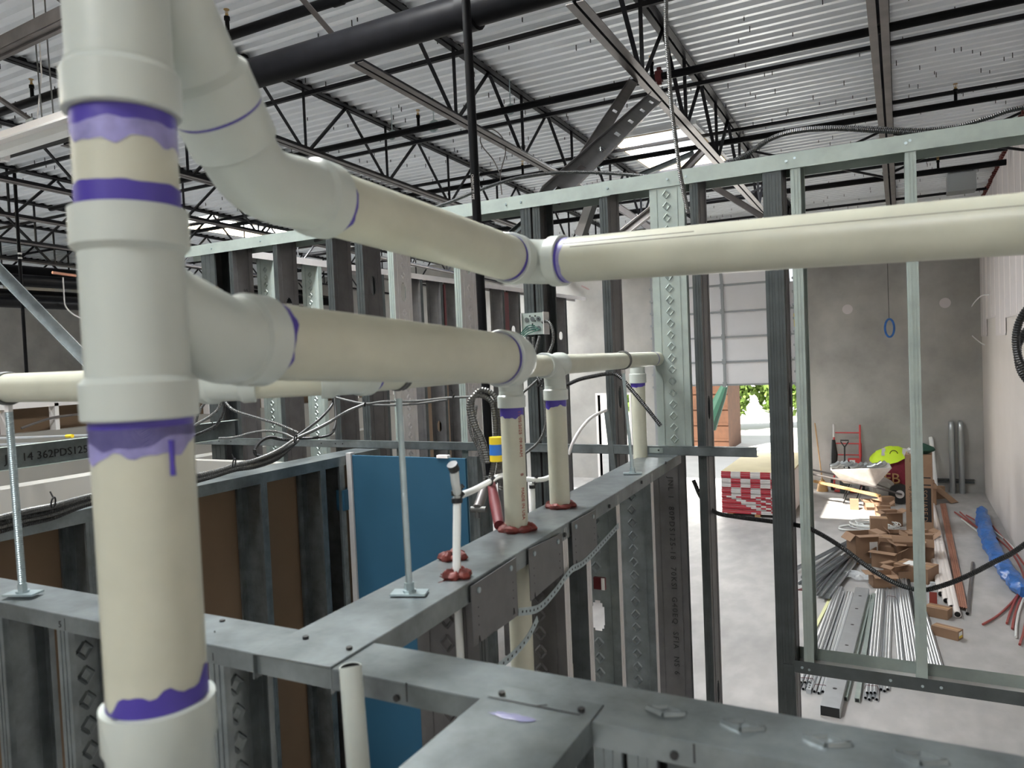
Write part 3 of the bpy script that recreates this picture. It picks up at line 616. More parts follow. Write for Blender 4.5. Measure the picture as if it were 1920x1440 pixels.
# ---- near wall: top track across the foreground
YA, ZA = .888, 2.75
t = track('wide galvanised top track crossing the whole foreground', (-2.6, YA, ZA), (1.2, YA, ZA), .106, .030, m='galv', screws=())
for px, py in ((417, 1166), (570, 1196), (610, 1203)):
    p = U(px, py, Z=ZA) - V((-2.6, YA, ZA)); part(MB().tube([p, p + V((0, 0, .004))], .005, 10), 'screw', M['black'], t)
for px, py in ((745, 1308), (1265, 1415)):
    p = U(px, py, Y=YA - .053) - V((-2.6, YA, ZA)); part(MB().tube([p, p + V((0, -.004, 0))], .005, 10), 'screw', M['black'], t)
for px, py, h in ((763, 1300, .024), (122, 1172, .02), (1302, 1415, .02), (400, 1233, .01), (403, 1186, 0)):
    p = U(px, py, Y=YA - .0535) - V((-2.6, YA, ZA)); part(MB().box((p.x - .0012, p.y - .0006, p.z - h / 2), (p.x + .0012, p.y, p.z + h / 2 + .003)), 'marker_line', M['ink'], t, False)
text('5', .018, M['ink'], t, frame(U(110, 1176, Y=YA - .0545) - V((-2.6, YA, ZA)), (1, 0, 0), (0, 0, 1), (0, -1, 0)), 'marker_number')
# embossed diamonds lying in the top of that track at the right
for k in range(9):
    c = V((-.27 + .093 * k + 2.6, .006, .0012)); a, b = .024, .012
    q = [c + V((-a, 0, 0)), c + V((0, b, 0)), c + V((a, 0, 0)), c + V((0, -b, 0))]; mb = MB()
    for i in range(4): mb.tube([q[i], q[(i + 1) % 4]], .0046, 6)
    part(mb, 'embossed_diamond', M['galv'], sub_of(t, 'web'))
AS = [(112, 1180, 'galv', True, .0, 'galvanised stud with embossed diamonds below the near track, left of the drain stack'), (398, 1262, 'galv', True, .0, 'galvanised stud with embossed diamonds below the near track, right of the drain stack'), (-8, 1170, 'galvw', False, 0, 'galvanised stud below the near track at the left edge of the view'), (1117, 1400, 'galv', True, 0, 'galvanised diamond stud below the near track beside the foreground cross track')]
for px, py, kd, di, _, lb in AS:
    p = U(px, py, Y=YA - .045); kd = 'galv' if kd != 'galvw' else 'galv'
    stud(lb, p.x + .0, YA, 0, ZA - .003, w=.10, f=.035, dirn=1, kind=kd, dia=di)
for px, lb in ((1180, 'narrow galvanised stud below the near track, right of the diamond stud'), (1255, 'narrow dark stud below the near track, farther right')):
    p = U(px, 1420, Y=YA - .045); stud(lb, p.x, YA, 0, ZA - .003, w=.10, f=.035, dirn=1, kind='galv' if px < 1200 else 'dark')
# foreground cross track toward the camera
t = thing('metal_track', 'galvanised track coming toward the camera, with folded tab and glue smear', 'track', (-.424, .84, ZA + .002))
part(MB().box((-.078, -1.0, -.001), (.078, 0, .001)), 'web', M['galv'], t, False)
part(MB().box((-.078, -1.0, -.032), (-.076, 0, 0)).box((.076, -1.0, -.032), (.078, 0, 0)), 'flange', M['galv'], t, False)
part(MB().add([(-.078, 0, .001), (.078, 0, .001), (.078, .036, .0016), (-.09, .036, .0016), (-.078, 0, -.0), (.078, 0, -.0), (.078, .036, .000), (-.09, .036, .000)], [(0, 1, 2, 3), (7, 6, 5, 4), (3, 2, 6, 7), (1, 5, 6, 2), (0, 3, 7, 4)]), 'folded_tab', M['galv'], t, False)
for px, py in ((941, 1302), (1090, 1333)):
    p = U(px, py, Z=ZA + .004) - V((-.424, .84, ZA + .002)); part(MB().tube([p, p + V((0, 0, .004))], .0045, 10), 'screw', M['ink'], t)
mb = MB().bar(V((-.07, -.001, .0022)), V((.06, -.001, .0022)), .0016, .0006); mb.bar(V((.0, -.002, .0024)), V((.012, .007, .0024)), .0018, .0006)
part(mb, 'marker_line', M['ink'], t, False)
c = U(958, 1343, Z=ZA + .004) - V((-.424, .84, ZA + .002)); rn = random.Random(5); mb = MB(); ring = [c + V((math.cos(a) * .032 * (.7 + .5 * rn.random()), math.sin(a) * .008 * (.7 + .6 * rn.random()), .0002)) for a in [k * math.pi / 9 for k in range(18)]]
mb.add([c + V((0, 0, .002))] + ring, [(0, k + 1, (k + 1) % 18 + 1) for k in range(18)]); part(mb, 'glue_smear', mat('dried_primer_smear', (.17, .17, .27), .3), t)
# ---- drain wall running away in the middle
pn, pf = V((-.835, .83, 2.75)), V((-.935, 3.19, 2.75))
dB = (pf - pn).normalized(); nB = V((dB.y, -dB.x, 0)); LB = (pf - pn).length; rzB = math.atan2(dB.y, dB.x)
t = track('galvanised top track of the drain wall, the one with red putty round the pipes', pn + V((0, 0, .0035)), pf + V((0, 0, .0035)), .152, .040, m='galv', screws=())
for px, py in ((655, 1217), (573, 1197)):
    p = U(px, py, Z=2.755); p = t.matrix_world.inverted() @ p; part(MB().tube([p, p + V((0, 0, .004))], .005, 10), 'screw', M['black'], t)
for px, py, mm in ((1156, 950, 'black'), (1223, 905, 'black'), (1273, 868, 'black'), (1063, 1003, 'black')):
    p = U(px, py, X=-.79); p = t.matrix_world.inverted() @ p; p.y = -.078; part(MB().tube([p, p + V((0, -.004, 0))], .006, 10), 'screw', M[mm], t)
def onB(px, py, off=0.0):        # point on the near face of the drain wall
    r = ray(px, py); o = V((0, 0, CZ)); f0 = pn + nB * (.078 + off); k = (f0 - o).dot(nB) / r.dot(nB); return o + r * k
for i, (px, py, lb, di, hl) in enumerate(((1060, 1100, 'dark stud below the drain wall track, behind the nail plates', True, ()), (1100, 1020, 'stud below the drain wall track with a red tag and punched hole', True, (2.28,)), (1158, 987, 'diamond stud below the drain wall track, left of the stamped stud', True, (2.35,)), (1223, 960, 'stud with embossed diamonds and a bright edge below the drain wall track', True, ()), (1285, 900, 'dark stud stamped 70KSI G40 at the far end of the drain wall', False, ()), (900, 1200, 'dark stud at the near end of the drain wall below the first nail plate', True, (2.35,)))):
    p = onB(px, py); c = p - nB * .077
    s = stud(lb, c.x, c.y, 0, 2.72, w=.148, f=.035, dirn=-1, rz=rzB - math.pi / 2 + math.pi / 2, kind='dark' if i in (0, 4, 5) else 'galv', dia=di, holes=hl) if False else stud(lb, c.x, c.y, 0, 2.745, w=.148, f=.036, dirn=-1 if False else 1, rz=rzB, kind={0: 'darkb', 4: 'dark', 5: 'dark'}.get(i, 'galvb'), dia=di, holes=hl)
    if i == 4: text('JNL 1  80PDS125-18  70KSI  G40EQ  SFIA  NS 6', .034, M['ink'], sub_of(s, 'web'), frame((-.003, .0, 2.64), (0, 0, -1), (0, -1, 0), (-1, 0, 0)), sp=1.3)
for px, py in ((1123, 1092),):
    p = onB(px, py) - nB * .08; p = U(px, py, Y=p.y + .05); mb = MB().box((p.x - .018, p.y, p.z - .022), (p.x + .018, p.y + .012, p.z + .014)); mb.mi = 1; mb.box((p.x + .008, p.y - .002, p.z - .022), (p.x + .018, p.y, p.z + .014)); tag(mb.build('red_tag', [M['red'], M['lab']], None, False), 'small red and white tag seen through the punched hole of a drain wall stud', 'tag')
# nail plates
for i, qd in enumerate((((882, 1100), (966, 1045), (975, 1150), (893, 1208)), ((990, 1030), (1052, 1000), (1055, 1075), (993, 1128)), ((1071, 980), (1116, 955), (1120, 1035), (1073, 1065)))):
    a, b, c, d = [onB(*q, off=.003) for q in qd]; c = V((b.x, b.y, c.z)); d = V((a.x, a.y, d.z)); mb = MB(); n = nB * .0018
    mb.add([a, b, c, d, a + n, b + n, c + n, d + n], [(0, 1, 2, 3), (7, 6, 5, 4), (0, 4, 5, 1), (1, 5, 6, 2), (2, 6, 7, 3), (3, 7, 4, 0)])
    t = thing('nail_plate', 'dark steel nail plate screwed to the drain wall, ' + ['nearest of three', 'middle of three', 'farthest of three'][i], 'plate', tuple(d), 0); 
    o = mb.build('plate_body', M['plate'], None, False); o.parent = t; o.matrix_parent_inverse = t.matrix_world.inverted()
    for u in (a * .86 + b * .14, a * .14 + b * .86):
        q = u + V((0, 0, -.016)) + n; o = MB().tube([q, q + nB * .003], .006, 12).build('screw', M['zinc'], None); o.parent = t; o.matrix_parent_inverse = t.matrix_world.inverted()
    mb = MB()
    for sde in (.12, .9):
        for k in range(3): q = a * (1 - sde) + b * sde + V((0, 0, -.05 - .018 * k)) + n; mb.tube([q, q + nB * .0006], .0018, 6)
        q = a * (1 - sde) + b * sde + V((0, 0, -.108)) + n * 1.2; mb.bar(q, q + V((0, .003, -.014)), .0015, .001); mb.bar(q, q + V((0, -.003, -.014)), .0015, .001)
    o = mb.build('embossed_mark', M['ink'], None); o.parent = t; o.matrix_parent_inverse = t.matrix_world.inverted()
# perforated straps
def strap(label, pts, w_=.018):
    P = spline(pts, 6); mb = MB()
    for a, b in zip(P, P[1:]): mb.bar(a, b, .001, w_, up=(0, 0, 1))
    mb.mi = 1; R_ = resample(P, .022)
    for a in R_[1:-1]: mb.tube([a - nB * .0006, a + nB * .0010], .0032, 7)
    tag(mb.build('perforated_strap', [M['zinc'], M['ink']], None, False), label, 'strap')
strap('perforated strap curving from the nail plates up to the far studs', [onB(972, 1148, .006), onB(1010, 1140, .006), onB(1040, 1110, .006), onB(1070, 1070, .006), onB(1100, 1050, .006), onB(1160, 985, .006)])
strap('perforated strap curving down to the near track under the nail plates', [onB(1008, 1160, .0), onB(990, 1195, 0), onB(965, 1225, .0), onB(935, 1250, .0)])
# ================================================================ PVC drainage
def lp(t, pts): return [V(p) - V(t.location) for p in pts]
def stainring(t, parent, p, axis, r, l0, l1, seed=0, rag=.5, m='primer'):
    """ragged smear of purple primer on a pipe, starting at p and running along axis"""
    ax = V(axis).normalized(); ref = V((0, 0, 1)) if abs(ax.z) < .9 else V((1, 0, 0)); u = ax.cross(ref).normalized(); w_ = ax.cross(u); rn = random.Random(seed); n = 48
    ph = [rn.random() * 6.28 for _ in range(4)]; vs = []; R_ = r * 1.006 + .0003
    for k in range(n):
        a = 2 * math.pi * k / n; e = l1 * (1 + rag * (.5 * math.sin(a + ph[0]) + .3 * math.sin(3 * a + ph[1]) + .22 * math.sin(7 * a + ph[2]) + .12 * math.sin(13 * a + ph[3])))
        d = (u * math.cos(a) + w_ * math.sin(a)) * R_ - V(t.location); vs += [V(p) + d + ax * l0, V(p) + d + ax * max(l0 + .0015, e)]
    mb = MB().add(vs, [(2 * k, 2 * k + 1, (2 * k + 3) % (2 * n), (2 * k + 2) % (2 * n)) for k in range(n)]); return part(mb, 'primer_stain', M[m], parent if parent else t)
def pipe(t, p, q, r, name='pipe', m='pipe', n=40):
    return part(MB().tube(lp(t, [p, q]), r, n), name, M[m], t)
def lathe(t, p, q, prof, name='coupling', m='fit', n=40):
    """prof: list of (fraction-or-metres along p->q, radius)"""
    p = V(p); q = V(q); d = (q - p).normalized(); pts = [p + d * s for s, r in prof]; return part(MB().tube(lp(t, pts), [r for s, r in prof], n), name, M[m], t)
def hubprof(L, r, hr, hl):
    e = .0016
    return [(0, hr - .002), (0.0, hr - e), (e, hr), (hl - .003, hr), (hl + .004, r), (L - hl - .004, r), (L - hl + .003, hr), (L - e, hr), (L, hr - e)]
def elbow(t, p, d0, d1, R, r, hr, hl, name='elbow', n=36, m='fit'):
    """elbow whose corner is at p, entering along d0 and leaving along d1; returns the end points of its hubs"""
    d0 = V(d0).normalized(); d1 = V(d1).normalized(); ang = d0.angle(d1); T = R * math.tan(ang / 2); a = V(p) - d0 * T; b = V(p) + d1 * T
    nrm_ = (d1 - d0).normalized(); c = V(p) + nrm_ * (R / math.cos(ang / 2)); ax = d0.cross(d1).normalized(); pts = []; rs = []
    A = a - d0 * hl
    for s, rr in ((0, hr - .0015), (.0016, hr), (hl - .003, hr), (hl + .003, r)): pts.append(A + d0 * s); rs.append(rr)
    for k in range(1, 12):
        q = Matrix.Rotation(ang * k / 12, 3, ax) @ (a - c) + c; pts.append(q); rs.append(r)
    for s, rr in ((-.003, r), (.003, hr), (hl - .0016, hr), (hl, hr - .0015)): pts.append(b + d1 * s); rs.append(rr)
    part(MB().tube(lp(t, pts), rs, n), name, M[m], t); return A, b + d1 * hl
r3, f3, h3 = .0445, .0452, .0510
r2, f2, h2 = .0301, .0318, .0362
SX, SY = -.634, .459
S = thing('drain_stack', 'big cream and white plastic drain stack in the foreground with its two branch pipes', 'drain pipe', (SX, SY, 2.2))
def zs_(y): return CZ - (y - 700) * .000467
A_ = lambda z: V((SX, SY, z))
# straight pieces and fittings, bottom to top
pa = pipe(S, A_(zs_(1400)), A_(zs_(760)), r3)
pb = pipe(S, A_(zs_(420)), A_(zs_(160)), r3)
pipe(S, A_(zs_(1900)), A_(zs_(1500)), r3)
lathe(S, A_(zs_(1620)), A_(zs_(1352)), [(0, r3 + .003), (.075, r3 + .003), (.082, h3), (.1195, h3), (.1205, h3 - .002), (.1206, r3 + .001), (.11, r3)], 'coupling')
# sanitary tee body with hubs
lathe(S, A_(zs_(790)), A_(zs_(375)), [(0, r3), (0, h3 - .0015), (.0016, h3), (.034, h3), (.040, f3), (.153, f3), (.159, h3), (.193, h3), (.1937, h3 - .0015), (.1938, r3)], 'tee')
for k in (0, 2): part(MB().bar(V((SX + .030 * (1 if k else 1), SY - .039, zs_(780))) - V(S.location), V((SX + .030, SY - .039, zs_(740))) - V(S.location), .0012, .0012), 'mould_line', M['fit'], S) if k == 0 else None
zw = zs_(190)
lathe(S, A_(zw), A_(zw + .40), [(0, r3), (0, h3 - .0015), (.0016, h3), (.036, h3), (.044, f3), (.36, f3), (.366, h3), (.40, h3)], 'wye')
pipe(S, A_(zw + .36), A_(4.3), r3)
lathe(S, A_(zs_(100)), A_(zs_(97)), [(0, f3 + .001), (.002, f3 + .0015)], 'rim')
stainring(S, pa, A_(zs_(790)), (0, 0, -1), r3, 0, .019, 3, .5); stainring(S, pa, A_(zs_(792)), (0, 0, -1), r3, .006, .028, 8, .45, 'primer2')
stainring(S, pb, A_(zs_(192)), (0, 0, -1), r3, 0, .012, 4, .4); stainring(S, pb, A_(zs_(192)), (0, 0, -1), r3 * .9995, .004, .026, 9, .5, 'primer2')
stainring(S, pb, A_(zs_(375)), (0, 0, 1), r3, 0, .018, 5, .15); stainring(S, pa, A_(zs_(1352)), (0, 0, 1), r3, -.010, .013, 16, 1.3)
# drip of primer
p = A_(zs_(832)) + V((.0447, -.004, 0)) - V(S.location)
part(MB().tube([p, p + V((.0006, -.0006, -.02)), p + V((0, 0, -.032))], [.003, .0022, .0028], 8), 'primer_drip', M['primer'], pa)
# lower branch: sweep from the tee, then pipe running away
XB = -.630
lo0 = U(497, 640, X=-.637); lo1 = U(938, 672, X=XB)
dl = (lo1 - lo0).normalized(); hubc = lo0 - dl * .004
sw0 = A_(hubc.z + .022); pts = spline([sw0 + V((0, -.01, .045)), sw0 + V((-.012, .035, .012)), hubc - dl * .062, hubc - dl * .035], 6); rs = [f3 * (.9 + .14 * min(1, i / 8)) for i in range(len(pts))]
pts += [hubc - dl * .034, hubc - dl * .030, hubc - dl * .002, hubc]; rs += [f3 + .001, h3, h3, h3 - .0015]
part(MB().tube(lp(S, pts), rs, 40), 'tee_branch', M['fit'], S)
pc = pipe(S, hubc - dl * .02, lo1 + dl * .02, r3, 'pipe')
stainring(S, pc, hubc, dl, r3, -.002, .0095, 12, .9, 'primer')
stainring(S, pc, lo1, -dl, r3, -.002, .010, 13, .2)
d45 = V((-.72, .70, .0)).normalized()
ea, eb = elbow(S, lo1 + dl * (.028 + .03), dl, d45, .07, f3, h3, .03)
pipe(S, eb - d45 * .02, eb + d45 * .19, r3, 'pipe')
# upper branch: wye arm, eighth bend, pipe, quarter bend, pipe to the right
up0 = U(614, 378, X=-.683); up1 = U(936, 479, X=-.686); du = (up1 - up0).normalized()
hb = U(408, 203, d=.84); tp = A_(hb.z + ((hb.x - SX) ** 2 + (hb.y - SY) ** 2) ** .5); arm = (hb - tp).normalized()
part(MB().tube(lp(S, [tp, tp + arm * .05, hb - arm * .044, hb - arm * .036, hb - arm * .001, hb]), [f3 * .8, f3 - .001, f3 - .001, h3, h3, h3 - .0015], 40), 'wye_branch', M['fit'], S)
b3 = up0; q0 = hb + arm * .048; q3 = b3 - du * .036; k0 = (q3 - q0).length * .42
bz = lambda t_: q0 * (1 - t_) ** 3 + (q0 + arm * k0 * 1.25) * 3 * t_ * (1 - t_) ** 2 + (q3 - du * k0) * 3 * t_ * t_ * (1 - t_) + q3 * t_ ** 3
pts = [hb + arm * .002, hb + arm * .0035, q0 - arm * .004] + [bz(k / 12) for k in range(13)]; rs = [h3 - .002, h3 - .0008, h3 - .0008] + [f3] * 13
pts += [b3 - du * .031, b3 - du * .001, b3]; rs += [h3, h3, h3 - .0015]
part(MB().tube(lp(S, pts), rs, 40), 'bend', M['fit'], S)
stainring(S, None, hb - arm * .0015, arm, h3 - .002, 0, .004, 21, .05)

rt0 = U(1084, 487, d=1.50); rt1 = U(1900, 421, d=1.075); dr = (rt1 - rt0).normalized()
# corner of the quarter bend
cpt = V((up1.x + .002, 1.405, (up1.z + rt0.z) / 2)); du2 = (cpt - up1).normalized()
ea, eb = elbow(S, cpt, du2, dr, .052, f3, h3, .030)
dU = (ea - b3).normalized(); pd_ = pipe(S, b3 - dU * .02, ea + dU * .01, r3, 'pipe'); stainring(S, pd_, b3, dU, r3, 0, .008, 31, 1.0); stainring(S, pd_, ea, -dU, r3, -.002, .010, 32, .2)
dr = (rt1 - eb).normalized(); pe_ = pipe(S, eb - dr * .02, rt1 + dr * .5, r3, 'pipe'); stainring(S, pe_, eb, dr, r3, -.002, .014, 33, .3, 'primer2'); stainring(S, pe_, eb, dr, r3 * 1.003, -.002, .005, 34, .3); rt0 = eb
for k, (px, py) in enumerate(((1100, 541),)):
    p = U(1090, 536, Y=1.25); part(MB().tube(lp(S, [p, p + V((.008, 0, -.004)), p + V((.016, -.004, -.008))]), .0006, 5), 'loose_thread', M['inkr'], S)
# grey pencil seam lines on the right pipe
for dz, L0, L1 in ((.020, .03, .9), (.028, .01, .28)):
    q0 = rt0 + dr * L0 + V((0, -.0380, dz)) ; q0 = rt0 + dr * L0 + V((0, -math.sqrt(r3 ** 2 - dz ** 2) - .0002, dz)); part(MB().bar(q0 - V(S.location), q0 + dr * (L1 - L0) - V(S.location), .0004, .0014), 'pencil_line', M['chord'], pe_)
# ---- back run along the walls
zr = 3.178; XR = -.884
Bk = thing('drain_run', 'slim cream drain pipe run standing on threaded rods along the low walls, with two drops', 'drain pipe', (XR, 1.6, zr))
def bx(y): return XR - (y - 1.5) * .035
def Bp(y): return V((bx(y), y, zr - (y - 1.0) * .004))
L0 = U(-60, 734, Y=.90); L1 = V((-1.05, .90, zr)); L0.z = zr + .004
pipe(Bk, L0, L1, r2); 
ds = Bp(1.15) - Bp(1.04); ds.normalize()
ea, eb = elbow(Bk, V((-1.02, .90, zr)) , (1, 0, 0), (.72, .70, 0), .06, f2, h2, .024)
cc = V((-.872, 1.045, zr)); pipe(Bk, eb - V((.01, .01, 0)), cc - V((.03, .03, 0)), r2)
ea, eb = elbow(Bk, cc, (.72, .70, 0), ds, .06, f2, h2, .024); stainring(Bk, None, eb, ds, r2, 0, .014, 41, .4)
pipe(Bk, eb - ds * .01, Bp(1.60), r2)
P1, P2, PE = V((-.893, 1.70, 2.75)), V((-.903, 2.0, 2.75)), Bp(3.10)
for Pn, nm in ((P1, 1), (P2, 2)):
    yb = Pn.y; c = Bp(yb - .01); c.x = Pn.x
    part(MB().tube(lp(Bk, [c - ds * .075, c - ds * .074, c - ds * .052, c - ds * .046, c + ds * .03, c + ds * .038, c + ds * .060, c + ds * .061]), [h2 - .0015, h2, h2, f2, f2, h2, h2, h2 - .0015], 30), 'tee', M['fit'], Bk)
    zt_ = c.z; pts = spline([c - ds * .03, c + V((0, .002, -.022)), V((Pn.x, Pn.y, zt_ - .055)), V((Pn.x, Pn.y, zt_ - .068))], 6); rs = [f2] * len(pts)
    pts += [V((Pn.x, Pn.y, zt_ - .070)), V((Pn.x, Pn.y, zt_ - .074)), V((Pn.x, Pn.y, zt_ - .102)), V((Pn.x, Pn.y, zt_ - .103))]; rs += [f2, h2, h2, h2 - .0015]
    part(MB().tube(lp(Bk, pts), rs, 30), 'tee_drop', M['fit'], Bk)
    pp = pipe(Bk, V((Pn.x, Pn.y, zt_ - .09)), V((Pn.x, Pn.y, 1.2)), r2, 'drop_pipe')
    stainring(Bk, pp, V((Pn.x, Pn.y, zt_ - .103)), (0, 0, -1), r2, 0, .021, 50 + nm, .4); stainring(Bk, None, c - ds * .076, -ds, r2, 0, .006, 53 + nm, .2)
pipe(Bk, Bp(1.76), Bp(1.93), r2); pipe(Bk, Bp(2.05), PE + ds * .3, r2); stainring(Bk, None, PE, -ds, r2, 0, .012, 60, .2)
# drop at the far end behind the rod
q = Bp(2.86); part(MB().tube(lp(Bk, [q + V((-.065, .2, 0)), q + V((-.065, .2, -.06)), q + V((-.065, .2, -.062)), q + V((-.065, .2, -.10)), q + V((-.065, .2, -.10))]), [f2, f2, h2, h2, f2], 24), 'tee_drop', M['fit'], Bk)
pipe(Bk, q + V((-.065, .2, -.09)), q + V((-.065, .2, -1.3)), r2, 'drop_pipe'); stainring(Bk, None, q + V((-.065, .2, -.10)), (0, 0, -1), r2, 0, .016, 66, .3)
# printed text down the first drop pipe
th = math.radians(-22); dirv = V((math.cos(th), math.sin(th), 0))
o = P1 + dirv * (r2 + .0005) - V((-dirv.y, dirv.x, 0)) * .005
for s_, z in (('11/05/2025  09:49AM', 3.065), ('B', 2.905), ('MADE IN USA', 2.868)):
    text(s_, .0135, M['inkr'], Bk, frame((o.x - Bk.location.x, o.y - Bk.location.y, z - Bk.location.z), (0, 0, -1), (-dirv.y * 1, dirv.x, 0), dirv))
o = P2 + V((.012, -.0285, 0)); text('CHARLOTTE PIPE', .012, M['inkr'], Bk, frame((o.x - Bk.location.x, o.y - Bk.location.y, 2.55 - Bk.location.z), (0, 0, -1), (1, 0, 0), (0, -1, 0)))
# threaded rods with base flanges and pipe clamps
def rodstand(px, py, ptop, label, clampax, rr=.0055, hexh=True):
    b = U(px, py, Z=2.757); t = thing('threaded_rod_stand', label, 'pipe support', tuple(b)); top = V(ptop) - b
    mb = MB().box((-.034, -.017, 0), (.034, .017, .004), Matrix.Rotation(.35, 4, 'Z')); part(mb, 'base_plate', M['zinc'], t)
    part(MB().tube([(0, 0, .004), (0, 0, .022)], .0095, 6).tube([(0, 0, .003), (0, 0, .008)], .013, 12), 'nut', M['zinc'], t, False)
    d = (top - V((0, 0, .02))); pts = resample([V((0, 0, .02)), top * .5, top], .0022); part(MB().tube(pts, [rr * (1.04 if i % 2 else .93) for i in range(len(pts))], 10), 'rod', M['zinc'], t)
    part(MB().tube([top - d.normalized() * .004, top + d.normalized() * .014], .0085, 6), 'coupling_nut', M['galvw'], t, False)
    ax = V(clampax).normalized(); u = ax.cross(V((0, 0, 1))).normalized(); c = top + V((0, 0, .014 + r2 + .002)); mb = MB(); R_ = r2 + .0022
    ring = [c + (u * math.cos(a) + V((0, 0, 1)) * math.sin(a)) * R_ for a in [k * math.pi / 12 for k in range(25)]]
    for o_ in (-.005, .005): mb.tube([q + ax * o_ for q in ring], .0032, 8)
    part(mb, 'clamp_ring', M['cable'], t); return t
q = V((-1.668, .90, zr - r2 - .014)); rodstand(43, 1114, q, 'zinc threaded rod on the near track at the far left, clamped to the drain run', (1, 0, 0), .0075)
q = Bp(1.19) + V((0, 0, -r2 - .014)); rodstand(768, 1113, q, 'zinc threaded rod standing on the drain wall in the middle, before the first drop', (0, 1, 0), .0065)
q = Bp(2.67) + V((0, 0, -r2 - .014)); rodstand(1186, 888, q, 'thin threaded rod standing on the far end of the drain wall', (0, 1, 0), .0062)
# red fire stop putty collars
def putty(p, R_, r_, label, seed, h=.012):
    rn = random.Random(seed); t = thing('firestop_collar', label, 'putty', tuple(p)); n, m_ = 46, 10; vs = []
    ph = [rn.random() * 6.28 for _ in range(5)]
    for i in range(n):
        a = 2 * math.pi * i / n; w_ = 1 + .22 * math.sin(3 * a + ph[0]) + .2 * math.sin(7 * a + ph[1]) + .10 * math.sin(13 * a + ph[2])
        for j in range(m_):
            b = 2 * math.pi * j / m_; rr = r_ * w_ * (1 + .13 * math.sin(2 * b + 5 * a + ph[3])); d = R_ + math.cos(b) * rr * 1.0; vs.append((math.cos(a) * d, math.sin(a) * d, max(0, h * .45 + math.sin(b) * rr * .8)))
    mb = MB().add(vs, [(i * m_ + j, ((i + 1) % n) * m_ + j, ((i + 1) % n) * m_ + (j + 1) % m_, i * m_ + (j + 1) % m_) for i in range(n) for j in range(m_)])
    part(mb, 'putty_ring', M['putty'], t); return t
zt3 = 2.7545
c1, c2 = U(857, 1082, Z=zt3), U(850, 1048, Z=zt3)
putty((P1.x, P1.y, zt3), .036, .013, 'red firestop putty round the foot of the first drop pipe', 1)
putty((P2.x, P2.y, zt3), .036, .010, 'red firestop putty round the foot of the second drop pipe', 2)
putty(c1, .016, .013, 'ragged red firestop putty at the foot of the nearer white water pipe', 3)
putty(c2, .016, .014, 'red firestop putty behind the nearer white water pipe', 4)
mb = MB(); rn = random.Random(11)
for k in range(26):
    a = rn.uniform(1.8, 4.4); r0 = rn.uniform(.018, .03); r1_ = r0 + rn.uniform(.006, .022); mb.bar(V((math.cos(a) * r0, math.sin(a) * r0, .0006)), V((math.cos(a) * r1_, math.sin(a) * r1_, .0006)), .0014, .0008)
t = thing('putty_smear', 'thin red smears scratched on the drain wall track by the nearest putty', 'smear', tuple(c1)); part(mb, 'streaks', M['putty'], t, False)
# ================================================================ water lines, cables, junction box
r = .0082
def wpipe(pts, r, label, m='pex', k=6, ends=True, cat='pipe', rings=()):
    P = spline(pts, k); o = P[-1]; t = thing('water_pipe', label, cat, tuple(o))
    part(MB().tube([p - o for p in P], r, 16), 'pipe', M[m], t)
    for q, ax in rings:
        q = V(q) - o; ax = V(ax).normalized(); part(MB().tube([q - ax * .005, q + ax * .005], r * 1.35, 16).bar(q + V((r, 0, r)), q + V((r * 1.9, 0, r * 1.9)), .006, .008), 'crimp_ring', M['black'], t)
    return t
d1 = 1.54
wpipe([U(851, 878, d=1.36), U(854, 905, d=1.42), U(857, 925, d=1.53), U(857, 960, d=1.54), c1 + V((0, 0, .0)), c1 + V((0, 0, -.25))], .0083, 'white water pipe rising from red putty and bending toward the camera, left of the drops', rings=((U(857, 938, d=1.54), (0, 0, 1)), (U(856, 924, d=1.53), (0, 0, 1))))
p = U(850, 876, d=1.35); t = thing('pipe_end_ring', 'black ring at the open end of the white water pipe pointing at the camera', 'ring', tuple(p)); part(MB().tube([V((0, -.004, .006)), V((.0, .004, -.006))], .0098, 16), 'ring', M['black'], t)
wpipe([U(866, 928, d=1.56), U(890, 918, d=1.75), U(918, 903, d=1.95), U(936, 893, d=2.1), U(960, 890, d=2.25)], .0075, 'white water pipe slanting up from the nearer elbow to the black riser', rings=((U(918, 904, d=1.95), U(936, 893, d=2.1) - U(918, 903, d=1.95)),))
wpipe([U(985, 898, d=2.2), U(1003, 900, d=2.22), U(1022, 898, d=2.28), U(1040, 889, d=2.36), U(1050, 880, d=2.45)], .0075, 'short white water pipe between the two drain drops', rings=((U(1001, 900, d=2.22), (1, .3, 0)),))
p = U(998, 905, d=2.25); wpipe([p, p + V((0, 0, -.06)), V((p.x, p.y, 2.70))], .0075, 'white water pipe standing between the two drain drops', rings=((p + V((0, 0, -.012)), (0, 0, 1)),))
wpipe([U(1066, 852, d=2.6), U(1075, 828, d=2.6), U(1090, 803, d=2.62), U(1110, 782, d=2.65), U(1136, 769, d=2.7)], .0058, 'bent thin grey pipe rising to the right behind the second drop', m='galvw')
mb = MB(); a, b = U(1137, 769, d=3.0), U(1153, 905, d=3.0)
tag(mb.bar(a, b, .009, .02).build('leaning_strip', M['galv'], None, False), 'narrow grey metal strip leaning behind the bent grey pipe', 'strip')
